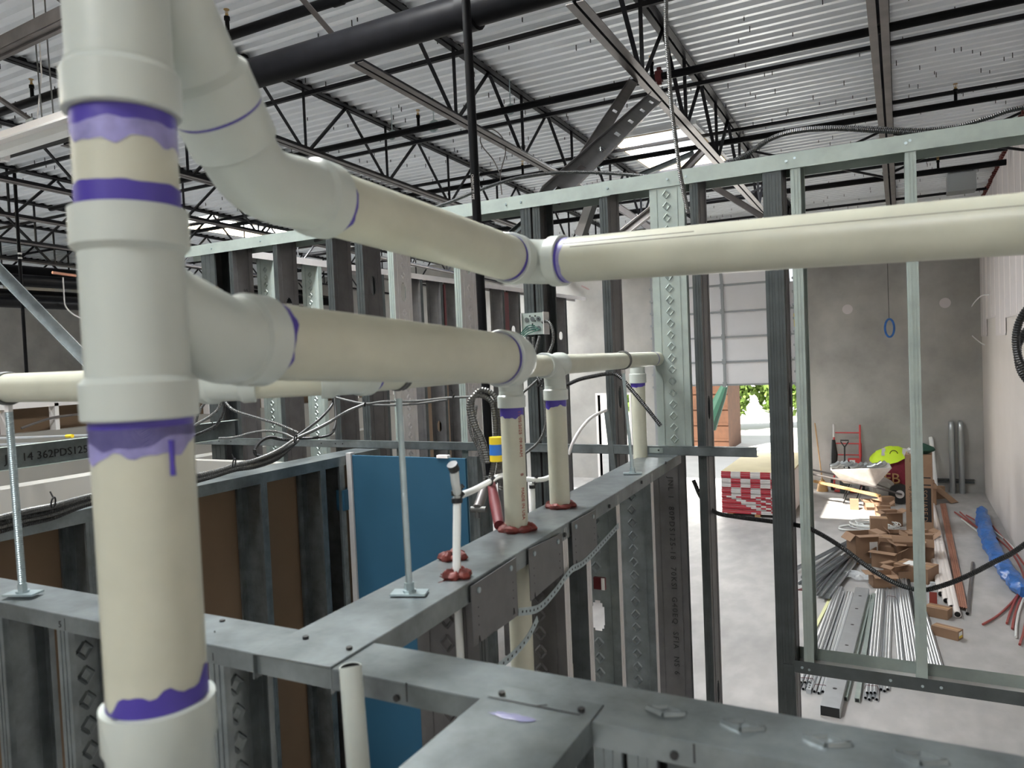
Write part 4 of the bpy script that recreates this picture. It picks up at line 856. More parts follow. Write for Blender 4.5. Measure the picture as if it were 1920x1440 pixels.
# red sleeve from riser into putty
a, b = U(921, 905, d=2.2), U(936, 985, d=1.95)
t = thing('red_sleeve', 'dark red tapered sleeve at the foot of the black riser', 'sleeve', tuple(b)); part(MB().tube([a - b, (a - b) * .5, V((0, 0, 0))], [.012, .016, .014], 14), 'sleeve_body', M['red'], t)
part(MB().tube([a - b + V((0, 0, -.004)), a - b + V((0, 0, .018))], .0175, 14), 'black_clamp', M['black'], t)
a, b = U(908, 918, d=2.3), U(896, 952, d=2.25)
t = thing('drain_valve', 'grey insulated stub with a small steel valve left of the red sleeve', 'valve', tuple(b)); part(MB().tube([a - b, V((0, 0, 0))], .015, 14), 'insulated_stub', M['chord'], t)
part(MB().tube([V((-.022, 0, -.006)), V((.03, 0, -.004))], .010, 12).tube([V((0, 0, 0)), V((-.002, 0, -.03))], .008, 12), 'valve_body', M['cable'], t)
a = U(893, 952, d=2.2)
cable('flex_tail', [U(940, 905, d=2.1), U(944, 900, d=2.1), U(941, 912, d=2.1), U(938, 920, d=2.1)], .007, M['cable'], 'short silver corrugated tail behind the first drop', 'pipe')
# open conduit standing in the foreground
p = U(657, 1250, d=1.02); t = thing('open_conduit', 'pale open ended conduit standing up in the foreground below the tracks', 'conduit', tuple(p))
q = U(672, 1440, d=.98); q = p + (q - p) * 2.2; n = 28
mb = MB().tube([p - p, q - p], .0152, n, cap=False); mb.mi = 1; ring = [V((math.cos(a) * .0132, math.sin(a) * .0132, 0)) for a in [2 * math.pi * k / n for k in range(n)]]
mb.add(ring + [v + V((0, 0, -.06)) for v in ring], [(k, (k + 1) % n, n + (k + 1) % n, n + k) for k in range(n)] + [tuple(range(n, 2 * n))]); mb.mi = 0
o_ = [V((math.cos(a) * .0152, math.sin(a) * .0152, 0)) for a in [2 * math.pi * k / n for k in range(n)]]; mb.add(ring + o_, [(k, (k + 1) % n, n + (k + 1) % n, n + k) for k in range(n)])
part(mb, 'pipe', [M['fit'], M['black']], t)
# armoured cables
def PX(lst, **kw): return [U(x, y, **kw) for x, y in lst]
def PD(lst): return [U(x, y, d=d) for x, y, d in lst]
cable('armoured_cable', PX([(590, 452), (680, 428), (760, 405), (835, 382), (900, 356), (960, 336), (1010, 327), (1060, 323), (1130, 324), (1200, 329), (1250, 333)], Y=YC + .02), .0085, M['cabled'], 'dark armoured cable arching over the top track left of the wide embossed stud')
cable('armoured_cable', PX([(1366, 306), (1400, 288), (1440, 262), (1480, 247), (1520, 241), (1570, 239), (1640, 241), (1720, 244), (1790, 238), (1850, 222), (1930, 200)], Y=YC) + [V((.8, YC, HC + .03)), V((RW - .03, YC, HC + .02))], .0085, M['cabled'], 'dark armoured cable lying along the top track at the right')
cable('armoured_cable', PX([(1380, 301), (1410, 284), (1450, 259), (1500, 246), (1570, 242), (1650, 246), (1730, 249), (1800, 243)], Y=YC - .03), .0085, M['cabled'], 'second dark armoured cable beside the one along the top track at the right')
cable('armoured_cable', PX([(1249, -10), (1249, 60), (1254, 130), (1259, 200), (1268, 270), (1276, 330), (1290, 400)], Y=2.9), .0085, M['cable'], 'armoured cable hanging from the roof over the wide embossed stud')
cable('armoured_cable', PX([(1300, 900), (1316, 935), (1340, 960), (1380, 969), (1440, 977), (1500, 986), (1530, 997), (1575, 1024), (1630, 1065), (1680, 1094), (1722, 1106), (1750, 1103), (1800, 1086), (1860, 1056), (1935, 1010)], Y=YC) + [V((.75, YC, 2.85)), V((RW - .03, YC - .05, 3.3))], .0098, M['cabled'], 'black armoured cable sagging in a long curve across the framed opening')
cable('coiled_cable', PX([(1945, 560), (1922, 584), (1909, 610), (1905, 640), (1909, 668), (1920, 690), (1945, 715), (1980, 700), (2000, 640), (1985, 575), (1950, 556)], Y=2.6) + [U(1935, 400, Y=3.1)], .0105, M['cabled'], 'thick black ribbed cable loop at the right edge, outer turn')
cable('coiled_cable', PX([(1945, 600), (1926, 618), (1914, 636), (1908, 655), (1912, 690), (1925, 712), (1945, 730), (1985, 712), (2010, 655), (1990, 600), (1950, 590)], Y=2.63), .0105, M['cabled'], 'thick black ribbed cable loop at the right edge, inner turn')
cable('armoured_cable', PX([(1062, 722), (1085, 712), (1110, 706), (1140, 701), (1160, 705), (1185, 732), (1210, 762), (1240, 800)], Y=2.95), .0085, M['cabled'], 'dark armoured cable hanging in an arch under the far part of the drain run')
# thick paired flexible conduit looped behind first drop
for i, off in enumerate((0, 11)):
    cable('flexible_conduit', PD([(917 - off * .3, 868, 2.15), (905 - off * .2, 825, 2.15), (892 - off * .4, 795, 2.15), (881 - off * .5 + 4, 765, 2.15), (885 - off * .2 + 3, 745, 2.15), (903, 731 + off, 2.15), (925 - off * .5, 740 + off, 2.15), (936 - off, 765, 2.15), (940 - off, 805, 2.15), (938 - off, 860, 2.15), (930 - off, 905, 2.15)]), .0082, M['cableg'], ['thick grey ribbed conduit loop behind the first drop, outer of two', 'thick grey ribbed conduit loop behind the first drop, inner of two'][i], 'conduit')
p = U(931, 842, d=2.1); t = thing('cable_label', 'yellow and blue label wrapped round the ribbed conduits', 'label', tuple(p)); mb = MB().tube([V((0, 0, -.034)), V((0, 0, .034))], .020, 16); part(mb, 'wrap', M['yel'], t); part(MB().tube([V((0, 0, -.016)), V((0, 0, .014))], .0205, 16), 'blue_band', M['bluet'], t)
for i, pts in enumerate(([(884, 765, 2.3), (880, 790, 2.3), (884, 815, 2.3), (896, 840, 2.3), (905, 870, 2.3), (909, 905, 2.3)], [(893, 760, 2.3), (889, 800, 2.3), (894, 825, 2.3), (903, 855, 2.3), (908, 890, 2.3)])):
    cable('armoured_cable', PD(pts), .005, M['cable'], ['thin silver cable hanging left of the ribbed conduit loop', 'thin silver cable hanging inside the ribbed conduit loop'][i])
# junction box
c = U(999, 607, Y=YF - .05); t = thing('junction_box', 'galvanised steel junction box with knockouts and green wires on a dark stud', 'junction box', tuple(c))
part(MB().box((-.055, -.0, -.05), (.055, .052, .05)), 'box_body', M['galvg'], t, False)
for x in (-.058, .056): part(MB().box((x, -.008, -.052), (x + .004, .052, .052)), 'side_wall', M['galvw'], t, False)
mb = MB()
for x, z in ((-.03, .02), (.0, .022), (.03, .022), (-.03, -.02), (.03, -.022), (0, -.02)): mb.tube([(x, -.001, z), (x, -.003, z)], .011, 16)
part(mb, 'knockout', M['galv'], t); mb = MB()
for x, z in ((.03, .022), (.015, .035), (.015, .012), (.0, -.002), (.015, -.03), (-.012, .036)): mb.tube([(x, -.003, z), (x, -.004, z)], .0042, 8)
part(mb, 'hole', M['black'], t)
for i in range(4): part(MB().tube(spline([V((.02 + .008 * i, -.02, -.01 - .006 * i)), V((0, -.05, -.01 - .012 * i)), V((-.03, -.05, -.035 - .01 * i)), V((-.06, -.04, -.055 - .008 * i)), V((-.085, -.03, -.075))], 5), .0022, 6), 'green_wire', M['gwire'], t)
for i, pts in enumerate(([(1016, 604), (1028, 603), (1036, 618), (1037, 640), (1030, 660), (1022, 672)], [(990, 632), (994, 650), (997, 668)], [(1000, 632), (1000, 650), (999, 668)], [(1012, 630), (1007, 648), (1002, 668)])):
    cable('armoured_cable', PX(pts, Y=YF - .05), .0072, M['cable'], ['armoured cable looping from the right side of the junction box', 'left of three armoured cables below the junction box', 'middle of three armoured cables below the junction box', 'right of three armoured cables below the junction box'][i])
for i, pts in enumerate(([(1002, 700), (1012, 715), (1018, 740), (1023, 770), (1022, 800), (1010, 828), (985, 850)], [(1010, 700), (1020, 712), (1024, 735), (1032, 760), (1033, 790), (1025, 820)], [(1008, 712), (990, 728), (975, 740)])):
    cable('armoured_cable', PX(pts, Y=2.9), .0062, M['cable'], ['armoured cable drooping between the two drops, left strand', 'armoured cable drooping between the two drops, right strand', 'short armoured cable reaching left from the cable knot between the drops'][i])
p = U(1016, 715, Y=2.88); mb = MB(); rn = random.Random(2)
for k in range(10): mb.bar(p + V((rn.uniform(-.02, .02), 0, rn.uniform(-.02, .02))), p + V((rn.uniform(-.025, .025), -.01, rn.uniform(-.03, .03))), .006, .006)
tag(mb.build('cable_tie_knot', M['black'], None), 'black knot of cable ties on the cables between the two drops', 'cable tie')
# cable runs crossing the middle left under the drain run
cable('armoured_cable', PD([(600, 737, 3.6), (640, 748, 3.5), (684, 757, 3.4), (720, 753, 3.3), (780, 752, 3.3), (840, 746, 3.2), (885, 744, 3.1)]), .0055, M['cable'], 'thin silver cable running right to the ribbed conduit loop, upper strand')
cable('armoured_cable', PD([(684, 758, 3.4), (720, 760, 3.35), (780, 757, 3.3), (840, 749, 3.2)]), .0055, M['cable'], 'thin silver cable running right to the ribbed conduit loop, lower strand')
cable('armoured_cable', PD([(415, 737, 3.3), (470, 736, 3.4), (540, 738, 3.5), (590, 738, 3.6), (620, 741, 3.55)]), .0055, M['cable'], 'thin silver cable sagging just under the drain run left of the purple ring')
cable('armoured_cable', PD([(412, 737, 3.2), (400, 742, 3.2), (385, 755, 3.2), (372, 775, 3.2), (366, 800, 3.2)]), .006, M['cable'], 'silver cable curling down from the cable joint beside the drain stack')
cable('armoured_cable', PD([(416, 738, 3.2), (423, 755, 3.2), (440, 770, 3.2), (480, 783, 3.2), (520, 795, 3.2), (560, 812, 3.2)]), .0065, M['cable'], 'silver cable falling to the right into the black cable bundle')
cable('armoured_cable', PD([(414, 738, 3.2), (420, 760, 3.2), (416, 780, 3.2), (404, 798, 3.2), (385, 808, 3.2), (360, 818, 3.2), (330, 828, 3.2)]), .0065, M['cabled'], 'dark cable hanging in a loop beside the drain stack')
cable('armoured_cable', PD([(418, 738, 3.15), (410, 765, 3.15), (395, 780, 3.15), (375, 792, 3.15), (355, 803, 3.15)]), .0065, M['cable'], 'second cable hanging in a loop beside the drain stack')
cable('armoured_cable', PD([(625, 742, 3.5), (622, 760, 3.5), (600, 785, 3.3), (575, 805, 3.2), (555, 820, 3.1)]), .006, M['cabled'], 'dark cable dropping from the purple ring to the cable bundle')
cable('armoured_cable', PD([(627, 742, 3.5), (630, 775, 3.4), (628, 800, 3.3), (618, 815, 3.2), (590, 821, 3.15), (556, 822, 3.1)]), .006, M['cabled'], 'dark cable looping wide on the right of the bundle')
cable('armoured_cable', PD([(684, 758, 3.4), (650, 772, 3.3), (620, 790, 3.25), (590, 806, 3.15), (556, 822, 3.05), (520, 845, 2.95), (480, 862, 2.85), (440, 872, 2.8), (400, 884, 2.75), (340, 896, 2.7), (250, 912, 2.55), (165, 930, 2.4), (100, 947, 2.3), (50, 957, 2.2), (-10, 972, 2.1)]), .0072, M['cable'], 'long silver armoured cable lying along the low left wall, uppermost of the bundle')
for i in range(4):
    dy = 4 + 4.5 * i; cable('armoured_cable', PD([(560 - 3 * i, 823 + dy * .6, 3.05), (520, 843 + dy, 2.95), (480, 858 + dy, 2.85), (440, 868 + dy * .8, 2.8), (400, 882 + dy * .7, 2.75), (340, 893 + dy, 2.7), (250, 910 + dy, 2.55), (165, 929 + dy, 2.4), (100, 945 + dy * 1.5, 2.3), (50, 955 + dy * 1.6, 2.2), (-10, 968 + dy * 1.8, 2.1)]), .0066, M['cable' if i % 2 == 0 else 'cabled'], 'armoured cable of the bundle on the low left wall, %s strand' % ['second', 'third', 'fourth', 'lowest'][i], group=None)
cable('armoured_cable', PD([(560, 826, 3.05), (530, 824, 3.05), (505, 820, 3.0), (488, 828, 2.95), (478, 842, 2.9), (480, 852, 2.9), (495, 858, 2.9)]), .0072, M['cabled'], 'dark cable curled in a small loop above the horizontal channel')
cable('armoured_cable', PD([(410, 822, 3.1), (440, 820, 3.1), (470, 812, 3.1), (500, 808, 3.1), (530, 812, 3.1), (552, 822, 3.05)]), .005, M['cable'], 'thin silver cable arching over the horizontal channel at the left')
for (x, y, d), lb in (((439, 868, 2.77), 'on the bundle just right of the drain stack'), ((554, 822, 3.0), 'where the bundle spreads upward'), ((684, 758, 3.35), 'where two silver cables meet'), ((401, 802, 3.1), 'on the hanging loops beside the drain stack'), ((100, 942, 2.28), 'on the bundle left of the drain stack'), ((850, 743, 3.1), 'near the ribbed conduit loop'), ((622, 740, 3.45), 'beside the purple ring')):
    p = U(x, y, d=d); rr = .016 if 'bundle' in lb else .009; ring = [p + V((.0 + .3 * rr * math.sin(a), rr * math.cos(a) * .4, rr * math.sin(a))) for a in [k * math.pi / 8 for k in range(17)]]
    tag(MB().tube(ring, .0028, 6).bar(p + V((0, 0, rr)), p + V((-.006, -.004, rr + .018)), .004, .003).build('cable_tie', M['black']), 'black cable tie ' + lb, 'cable tie')
cable('thin_wire', PX([(40, 803), (70, 792), (100, 783), (128, 779), (150, 777)], X=-7.39), .012, M['chord'], 'dark wire drooping across the bright framed parapet', 'wire', ridge=False)
cable('thin_wire', PX([(118, 520), (120, 555), (122, 572), (130, 583), (142, 592), (160, 600)], X=-14.8), .014, M['galvw'], 'thin white wire dangling against the far left concrete wall', 'wire', ridge=False)
cable('thin_wire', PX([(1855, 552), (1838, 556), (1822, 575), (1816, 600), (1820, 625), (1838, 642), (1846, 646)], X=RW - .15), .01, M['white'], 'white wire looping out of the drywall near the far corner', 'wire', ridge=False)
cable('thin_wire', PD([(783, 290, 5.5), (788, 262, 5.5), (785, 300, 5.5)]), .003, M['cable'], 'tiny wire end near the black riser', 'wire', ridge=False) if False else None
cable('thin_wire', PD([(937, 325, 8.2), (925, 300, 8.2), (905, 275, 8.2), (901, 258, 8.2), (915, 243, 8.2), (930, 246, 8.2), (944, 262, 8.2), (948, 285, 8.2), (942, 310, 8.2), (938, 330, 8.2), (941, 365, 8.2)]), .0065, M['chord'], 'thin wire loop hanging from the joist right of the black riser', 'wire', ridge=False)
for i, (a, b) in enumerate((((0, 820), (166, 816)), ((0, 832), (166, 824)))):
    cable('conduit', PD([(-30, a[1] + 3, 4), (60, a[1], 4), (120, a[1] - 2, 4), (175, b[1], 4)]), .007, M['emt'], 'slim conduit above the stamped stud at the left, ' + ['upper one', 'lower one'][i], 'conduit', ridge=False)
p = U(125, 818, d=3.95); tag(MB().tube([p, p + V((.05, 0, .002))], .010, 10).build('yellow_tag', M['yel']), 'small yellow tag on the slim conduit at the left', 'label')
p = U(159, 832, d=3.9); tag(MB().tube([p, p + V((.04, 0, .002))], .009, 10).build('yellow_tag', M['yel']), 'small yellow tag beside the drain stack', 'label')
# hanging blue ring on far wall
a = U(1663, 480, Y=FW - .6); b = U(1667, 600, Y=FW - .6)
tag(MB().tube([a + V((0, 0, 1.2)), b], .006, 6).build('plumb_line', M['black']), 'thin cord hanging down in front of the far concrete wall', 'cord')
c = U(1668, 615, Y=FW - .6); ring = [c + V((.085 * math.sin(k * math.pi / 14), .03 * math.sin(k * math.pi / 14), .185 * math.cos(k * math.pi / 14))) for k in range(29)]
tag(MB().tube(ring, .022, 8).build('blue_cable_coil', M['bluet']), 'blue coil of cable hanging on the cord at the far wall', 'coil')
# ================================================================ materials on the slab
def cbox(label, c, sx, sy, sz, rz, open_=False, lab=False, group=None, flaps=(1, 1, 1, 1), tilt=0):
    t = thing('cardboard_box', label, 'box', tuple(c), rz, group); w_ = .006
    if open_:
        mb = MB().box((-sx / 2, -sy / 2, 0), (sx / 2, sy / 2, w_))
        mb.box((-sx / 2, -sy / 2, 0), (-sx / 2 + w_, sy / 2, sz)).box((sx / 2 - w_, -sy / 2, 0), (sx / 2, sy / 2, sz)).box((-sx / 2, -sy / 2, 0), (sx / 2, -sy / 2 + w_, sz)).box((-sx / 2, sy / 2 - w_, 0), (sx / 2, sy / 2, sz))
        part(mb, 'box_body', M['card'], t, False); fl = min(sx, sy) * .42; rn = random.Random(int(c[0] * 997 + c[1] * 31))
        for k, (p, q, o) in enumerate((((-sx / 2, -sy / 2), (sx / 2, -sy / 2), (0, -1)), ((-sx / 2, sy / 2), (sx / 2, sy / 2), (0, 1)), ((-sx / 2, -sy / 2), (-sx / 2, sy / 2), (-1, 0)), ((sx / 2, -sy / 2), (sx / 2, sy / 2), (1, 0)))):
            if not flaps[k]: continue
            a = rn.uniform(-1.2, .75); dx, dz = math.cos(a) * fl, math.sin(a) * fl
            v = [V((p[0], p[1], sz)), V((q[0], q[1], sz)), V((q[0] + o[0] * dx, q[1] + o[1] * dx, sz + dz)), V((p[0] + o[0] * dx, p[1] + o[1] * dx, sz + dz))]; n = V((0, 0, .005))
            part(MB().add(v + [u + n for u in v], [(0, 1, 2, 3), (7, 6, 5, 4), (0, 4, 5, 1), (1, 5, 6, 2), (2, 6, 7, 3), (3, 7, 4, 0)]), 'flap', M['card'], t, False)
    else:
        part(MB().box((-sx / 2, -sy / 2, 0), (sx / 2, sy / 2, sz)), 'box_body', M['card'], t, False)
        part(MB().box((-sx / 2, -.012, sz), (sx / 2, .012, sz + .001)), 'tape', M['wood'], t, False)
    if lab == 1: part(MB().box((sx * .1, -sy / 2 - .002, sz * .2), (sx * .45, -sy / 2, sz * .75)), 'label', M['lab'], t, False)
    if lab == 2: part(MB().box((-sx * .3, -sy * .3, sz + .001), (sx * .2, sy * .3, sz + .003)), 'label', M['lab'], t, False)
    return t
def G(x, y, z=0.0): return U(x, y, Z=z)
# --- conduit lengths fanned out on the slab
ORD = ['first', 'second', 'third', 'fourth', 'fifth', 'sixth', 'seventh', 'eighth', 'ninth', 'tenth', 'eleventh', 'twelfth', 'thirteenth', 'fourteenth', 'fifteenth', 'sixteenth', 'seventeenth', 'eighteenth', 'nineteenth', 'twentieth', 'twenty-first', 'twenty-second', 'twenty-third', 'twenty-fourth']
def emt(px0, px1, r=.0150, z=0, m='emt', lab=None, grp='metal conduits fanned out on the slab', nm='conduit', dz=0):
    a, b = G(*px0), G(*px1); a.z = b.z = r + z + .001; d = (b - a).normalized(); L_ = (b - a).length
    o = MB().tube([(0, 0, 0), (L_, 0, 0)], r, 10, hollow=.82).build(nm, [M[m]]); mbk = None
    o.location = a; o.rotation_euler = (0, 0, math.atan2(d.y, d.x)); tag(o, lab, 'conduit', grp); return o
bund = [  # bottom pixels, top pixels, count, spread px bottom/top, stack rows
 ((1498, 1292), (1567, 1107), 4, 8, 4.5, 2, 'galvanised conduit in the leftmost bundle on the slab'),
 ((1527, 1300), (1588, 1112), 3, 8, 5, 1, 'galvanised conduit between the perforated channel and the wide studs'),
 ((1623, 1312), (1643, 1112), 4, 7, 5, 2, 'galvanised conduit in the middle bundle tied with red'),
 ((1652, 1296), (1664, 1108), 3, 6.5, 4, 1, 'galvanised conduit just right of the middle bundle'),
 ((1690, 1283), (1672, 1082), 2, 7, 5, 1, 'galvanised conduit in the pair right of the bare slab gap'),
 ((1708, 1284), (1680, 1080), 5, 6.5, 4.5, 2, 'galvanised conduit in the right bundle under the sill track'),
 ((1752, 1287), (1708, 1100), 5, 6, 3.4, 2, 'galvanised conduit in the rightmost bundle with dark ends'),
]
for (b0, t0, n, sb, st, rows, lb) in bund:
    for k in range(n): emt((b0[0] + sb * k, b0[1] + (k % 2) * 3), (t0[0] + st * k, t0[1] + (k % 3)), lab=lb + ', ' + ORD[k] + (' from left, bottom layer' if rows > 1 else ' from left'), grp=lb.replace('galvanised conduit', 'galvanised conduits'))
    if rows > 1:
        for k in range(n - 1): emt((b0[0] + sb * (k + .5), b0[1] - 4), (t0[0] + st * (k + .5), t0[1]), z=.027, lab=lb + ', ' + ORD[k] + ' from left, top layer', grp=lb.replace('galvanised conduit', 'galvanised conduits'))
emt((1670, 1186), (1664, 1105), r=.013, lab='single short galvanised conduit lying on the bare slab gap', grp=None)
emt((1716, 1165), (1703, 1090), r=.022, m='black', lab='short black pipe end beside the right bundle', grp=None)
for (x, y, w2), lb in (((1507, 1270, 34), 'red tie round the leftmost conduit bundle'), ((1535, 1283, 26), 'red tie round the conduits beside the wide studs'), ((1631, 1284, 28), 'red tie round the middle conduit bundle'), ((1669, 1117, 20), 'red tie near the far end of the middle conduits')):
    a, b = G(x - w2 / 4, y, .062), G(x + w2 / 2, y + 2, .062); tag(MB().bar(a, b, .006, .003).bar(a, a + V((-.015, 0, -.04)), .006, .003).bar(b, b + V((.015, 0, -.04)), .006, .003).build('red_tie', M['red']), lb, 'tie')
# light yellow strip and perforated channel
a, b = G(1528, 1180), G(1567, 1104); tag(MB().bar(a + V((0, 0, .01)), b + V((0, 0, .01)), .035, .02).build('pale_strip', M['yellowpipe'], None, False), 'pale yellow plastic strip left of the conduit bundles', 'strip')
a, b = G(1516, 1295, .03), G(1580, 1110, .03); L_ = (b - a).length; t = thing('perforated_channel', 'perforated metal channel with a row of dark slots among the conduits', 'channel', tuple(a), math.atan2((b - a).y, (b - a).x))
mb = MB().box((0, -.021, -.03), (L_, .021, .012)); mb.mi = 1
for k in range(60): mb.box((.03 + k * L_ / 61, -.006, .012), (.03 + k * L_ / 61 + .026, .006, .0128))
part(mb, 'channel_body', [M['emt'], M['black']], t, False)
# pair of wide studs nested as a box
for nm, (bl, tl, w_, lb) in enumerate((((1556, 1326), (1617, 1102), .155, 'wide galvanised stud with four round holes lying on the slab'),)):
    a, b = G(*bl, .09), G(*tl, .09); L_ = (b - a).length; t = thing('metal_stud', lb, 'stud', tuple(a), math.atan2((b - a).y, (b - a).x))
    part(MB().box((0, -w_ / 2, 0), (L_, w_ / 2, .002)), 'web', M['emt'], t, False)
    part(MB().box((0, -w_ / 2, -.09), (L_, -w_ / 2 + .002, 0)).box((0, w_ / 2 - .002, -.09), (L_, w_ / 2, 0)), 'flange', M['emt'], t, False)
    part(MB().box((.01, -w_ / 2 + .003, -.085), (.012, w_ / 2 - .003, -.002)), 'end_shadow_gap', M['black'], t, False)  # black sheet standing in for the shade inside the stud end
    mb = MB()
    for u in (.11, .42, .60, .76, .90): mb.tube([(L_ * u, 0, .002), (L_ * u, 0, .0026)], .019, 12)
    part(mb, 'punched_hole', M['black'], t)
for (bl, tl, lb) in (((1584, 1306), (1632, 1115), 'long galvanised channel right of the wide stud'), ((1607, 1309), (1638, 1112), 'second long galvanised channel right of the wide stud')):
    a, b = G(*bl, .042), G(*tl, .042); L_ = (b - a).length; t = thing('metal_channel', lb, 'channel', tuple(a), math.atan2((b - a).y, (b - a).x))
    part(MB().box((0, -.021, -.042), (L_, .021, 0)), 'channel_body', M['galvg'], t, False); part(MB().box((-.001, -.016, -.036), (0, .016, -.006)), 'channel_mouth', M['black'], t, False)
# heap of studs left behind the opening stud
for i, (a, b, w_) in enumerate((((1538, 1118), (1622, 1003), .09), ((1548, 1122), (1640, 1004), .09), ((1500, 1097), (1580, 1045), .05), ((1505, 1085), (1588, 1022), .05), ((1470, 1080), (1592, 1017), .05), ((1512, 1100), (1600, 1035), .09), ((1528, 1108), (1602, 1030), .05))):
    p, q = G(*a, .03 + .02 * (i % 3)), G(*b, .03 + .02 * (i % 3)); L_ = (q - p).length; t = thing('metal_stud', ['wide stud lying uppermost in the heap by the cardboard boxes', 'wide stud with its dark end toward the camera in the heap', 'narrow stud at the left edge of the heap', 'narrow stud crossing the heap on the left', 'longest narrow stud lying farthest left of the heap', 'stud in the middle of the heap by the boxes', 'narrow stud tucked under the heap'][i], 'stud', tuple(p), math.atan2((q - p).y, (q - p).x), 'loose studs in the heap by the boxes')
    part(MB().box((0, -w_ / 2, 0), (L_, w_ / 2, .002)), 'web', M['galv'], t, False); part(MB().box((0, -w_ / 2, 0), (L_, -w_ / 2 + .002, .035)).box((0, w_ / 2 - .002, 0), (L_, w_ / 2, .035)), 'flange', M['emt'], t, False)
p = G(1506, 1108); tag(MB().add([p + V((-.08, -.0, .01)), p + V((.10, .02, .01)), p + V((.08, .3, .01)), p + V((-.08, -.0, .0)), p + V((.10, .02, .0)), p + V((.08, .3, .0))], [(0, 1, 2), (5, 4, 3), (0, 3, 4, 1), (1, 4, 5, 2)]).build('red_sheet', M['red'], None, False), 'red triangle of plastic on the slab left of the stud heap', 'sheet')
# --- cardboard boxes in the heap
BX = [ (1655, 1098, .34, .26, .17, .3, True, 0, 'small brown open box nearest the camera in the heap'),
 (1618, 1052, .40, .34, .42, .5, True, 1, 'open cardboard box with a tall flap at the left of the heap'),
 (1665, 1062, .42, .34, .24, -.3, True, 0, 'open cardboard box in the middle of the heap'),
 (1700, 1060, .36, .30, .30, .2, True, 0, 'open cardboard box with a dark inside beside the stud'),
 (1668, 1030, .46, .30, .20, -.1, False, 0, 'large closed cardboard box behind the heap'),
 (1690, 1016, .42, .3, .16, .1, True, 0, 'wide cardboard box at the back of the heap'),
 (1718, 1085, .52, .42, .20, -.4, False, 2, 'closed box with a white label lying in front of the tall crate'),
 (1695, 1088, .28, .2, .14, .5, False, 0, 'small box between the labelled box and the open one'),
 (1727, 1050, .4, .34, .34, .0, True, 0, 'open box half hidden by the middle stud'),
 (1678, 1086, .26, .20, .20, .9, True, 0, 'tipped little box in the heap'),
 (1730, 1016, .34, .26, .16, .4, True, 0, 'box at the right back of the heap'),
 (1760, 1155, .24, .17, .11, -.35, False, 0, 'small closed box lying in front of the white pipes'),
 (1776, 1193, .27, .13, .10, -.45, False, 3, 'long small box with a white label standing alone on the slab'),
 (1648, 1010, .3, .25, .35, .1, False, 0, 'tall closed box behind the left of the heap'),
 (1602, 955, .18, .14, .20, .1, False, 0, 'yellowish little box in the sun patch'),
 (1672, 985, .34, .26, .24, .4, True, 0, 'open box lit by the sun patch'),
 (1655, 965, .30, .26, .2, .1, True, 0, 'bright box lying in the sun patch behind the white cable coil'),
 (1636, 955, .34, .24, .14, .2, True, 0, 'bright flattened box in front of the wheelbarrow'),
 (1662, 948, .30, .2, .18, .5, False, 0, 'sunlit box between the wheelbarrow and the tall crate'),
 (1744, 945, .24, .24, .40, .1, True, 0, 'brown box behind the tall crate next to the leaning tube'),
 (1757, 935, .34, .12, .25, .6, False, 0, 'cardboard piece leaning below the grey tubes')]
for x, y, sx, sy, sz, rz, op, lb, s_ in BX:
    c = G(x, y); k_ = .84 if y < 1100 else 1; t = cbox(s_, c, sx * k_, sy * k_, sz, rz, op, lb if lb in (1, 2) else 0)
    if lb == 3: part(MB().box((sx / 2, -sy * .3, .02), (sx / 2 + .001, sy * .3, .085)), 'label', M['lab'], t, False); part(MB().box((sx / 2 + .001, -sy * .3, .02), (sx / 2 + .0016, sy * .3, .045)), 'yellow_band', M['yel'], t, False)
# tall crate with printing
c = G(1722, 1000); t = thing('tall_carton', 'tall narrow cardboard carton printed SQUARE D standing behind the middle stud', 'box', tuple(c), -.05)
part(MB().box((-.17, -.1, 0), (.22, .3, 1.32)), 'box_body', M['card'], t, False)
part(MB().box((.02, -.1012, .22), (.2, -.1, .78)), 'black_print', M['ink'], t, False); part(MB().box((.02, -.1012, .82), (.2, -.1, .84)).box((.02, -.1012, .94), (.2, -.1, .96)).box((.02, -.1012, .82), (.04, -.1, .96)), 'print_frame', M['ink'], t, False)
text('SQUARE D', .11, M['card'], t, frame((.07, -.1018, .75), (0, 0, -1), (1, 0, 0), (0, -1, 0)))
text('by Schneider', .085, M['ink'], t, frame((-.11, -.1012, .80), (0, 0, -1), (1, 0, 0), (0, -1, 0)))
part(MB().box((-.1, -.1012, 1.2), (.0, -.1, 1.27)), 'stamp', M['cardd'], t, False)
p = c + V((.0, .08, 1.32)); mb = MB(); rn = random.Random(4); vs = []
for i in range(9):
    for j in range(14):
        a = j * 2 * math.pi / 14; rr = .17 * math.sin(math.pi * (i + .3) / 9.2) * (1 + .16 * rn.random()); vs.append((rr * math.cos(a), rr * math.sin(a) * .7, .17 * (1 - i / 8.0) * (1 + .1 * rn.random())))
mb.add(vs, [(i * 14 + j, i * 14 + (j + 1) % 14, (i + 1) * 14 + (j + 1) % 14, (i + 1) * 14 + j) for i in range(8) for j in range(14)]); t = thing('green_cloth', 'dark green cloth heaped on top of the tall carton', 'cloth', tuple(p + V((.09, 0, 0)))); part(mb, 'cloth_body', M['green'], t)
t = thing('white_cloth', 'small white bag on the left of the green cloth', 'bag', tuple(p + V((-.06, 0, 0)))); part(blob(MB(), (0, 0, .05), (.09, .07, .05), 160, .03, 4), 'bag_body', M['white'], t)
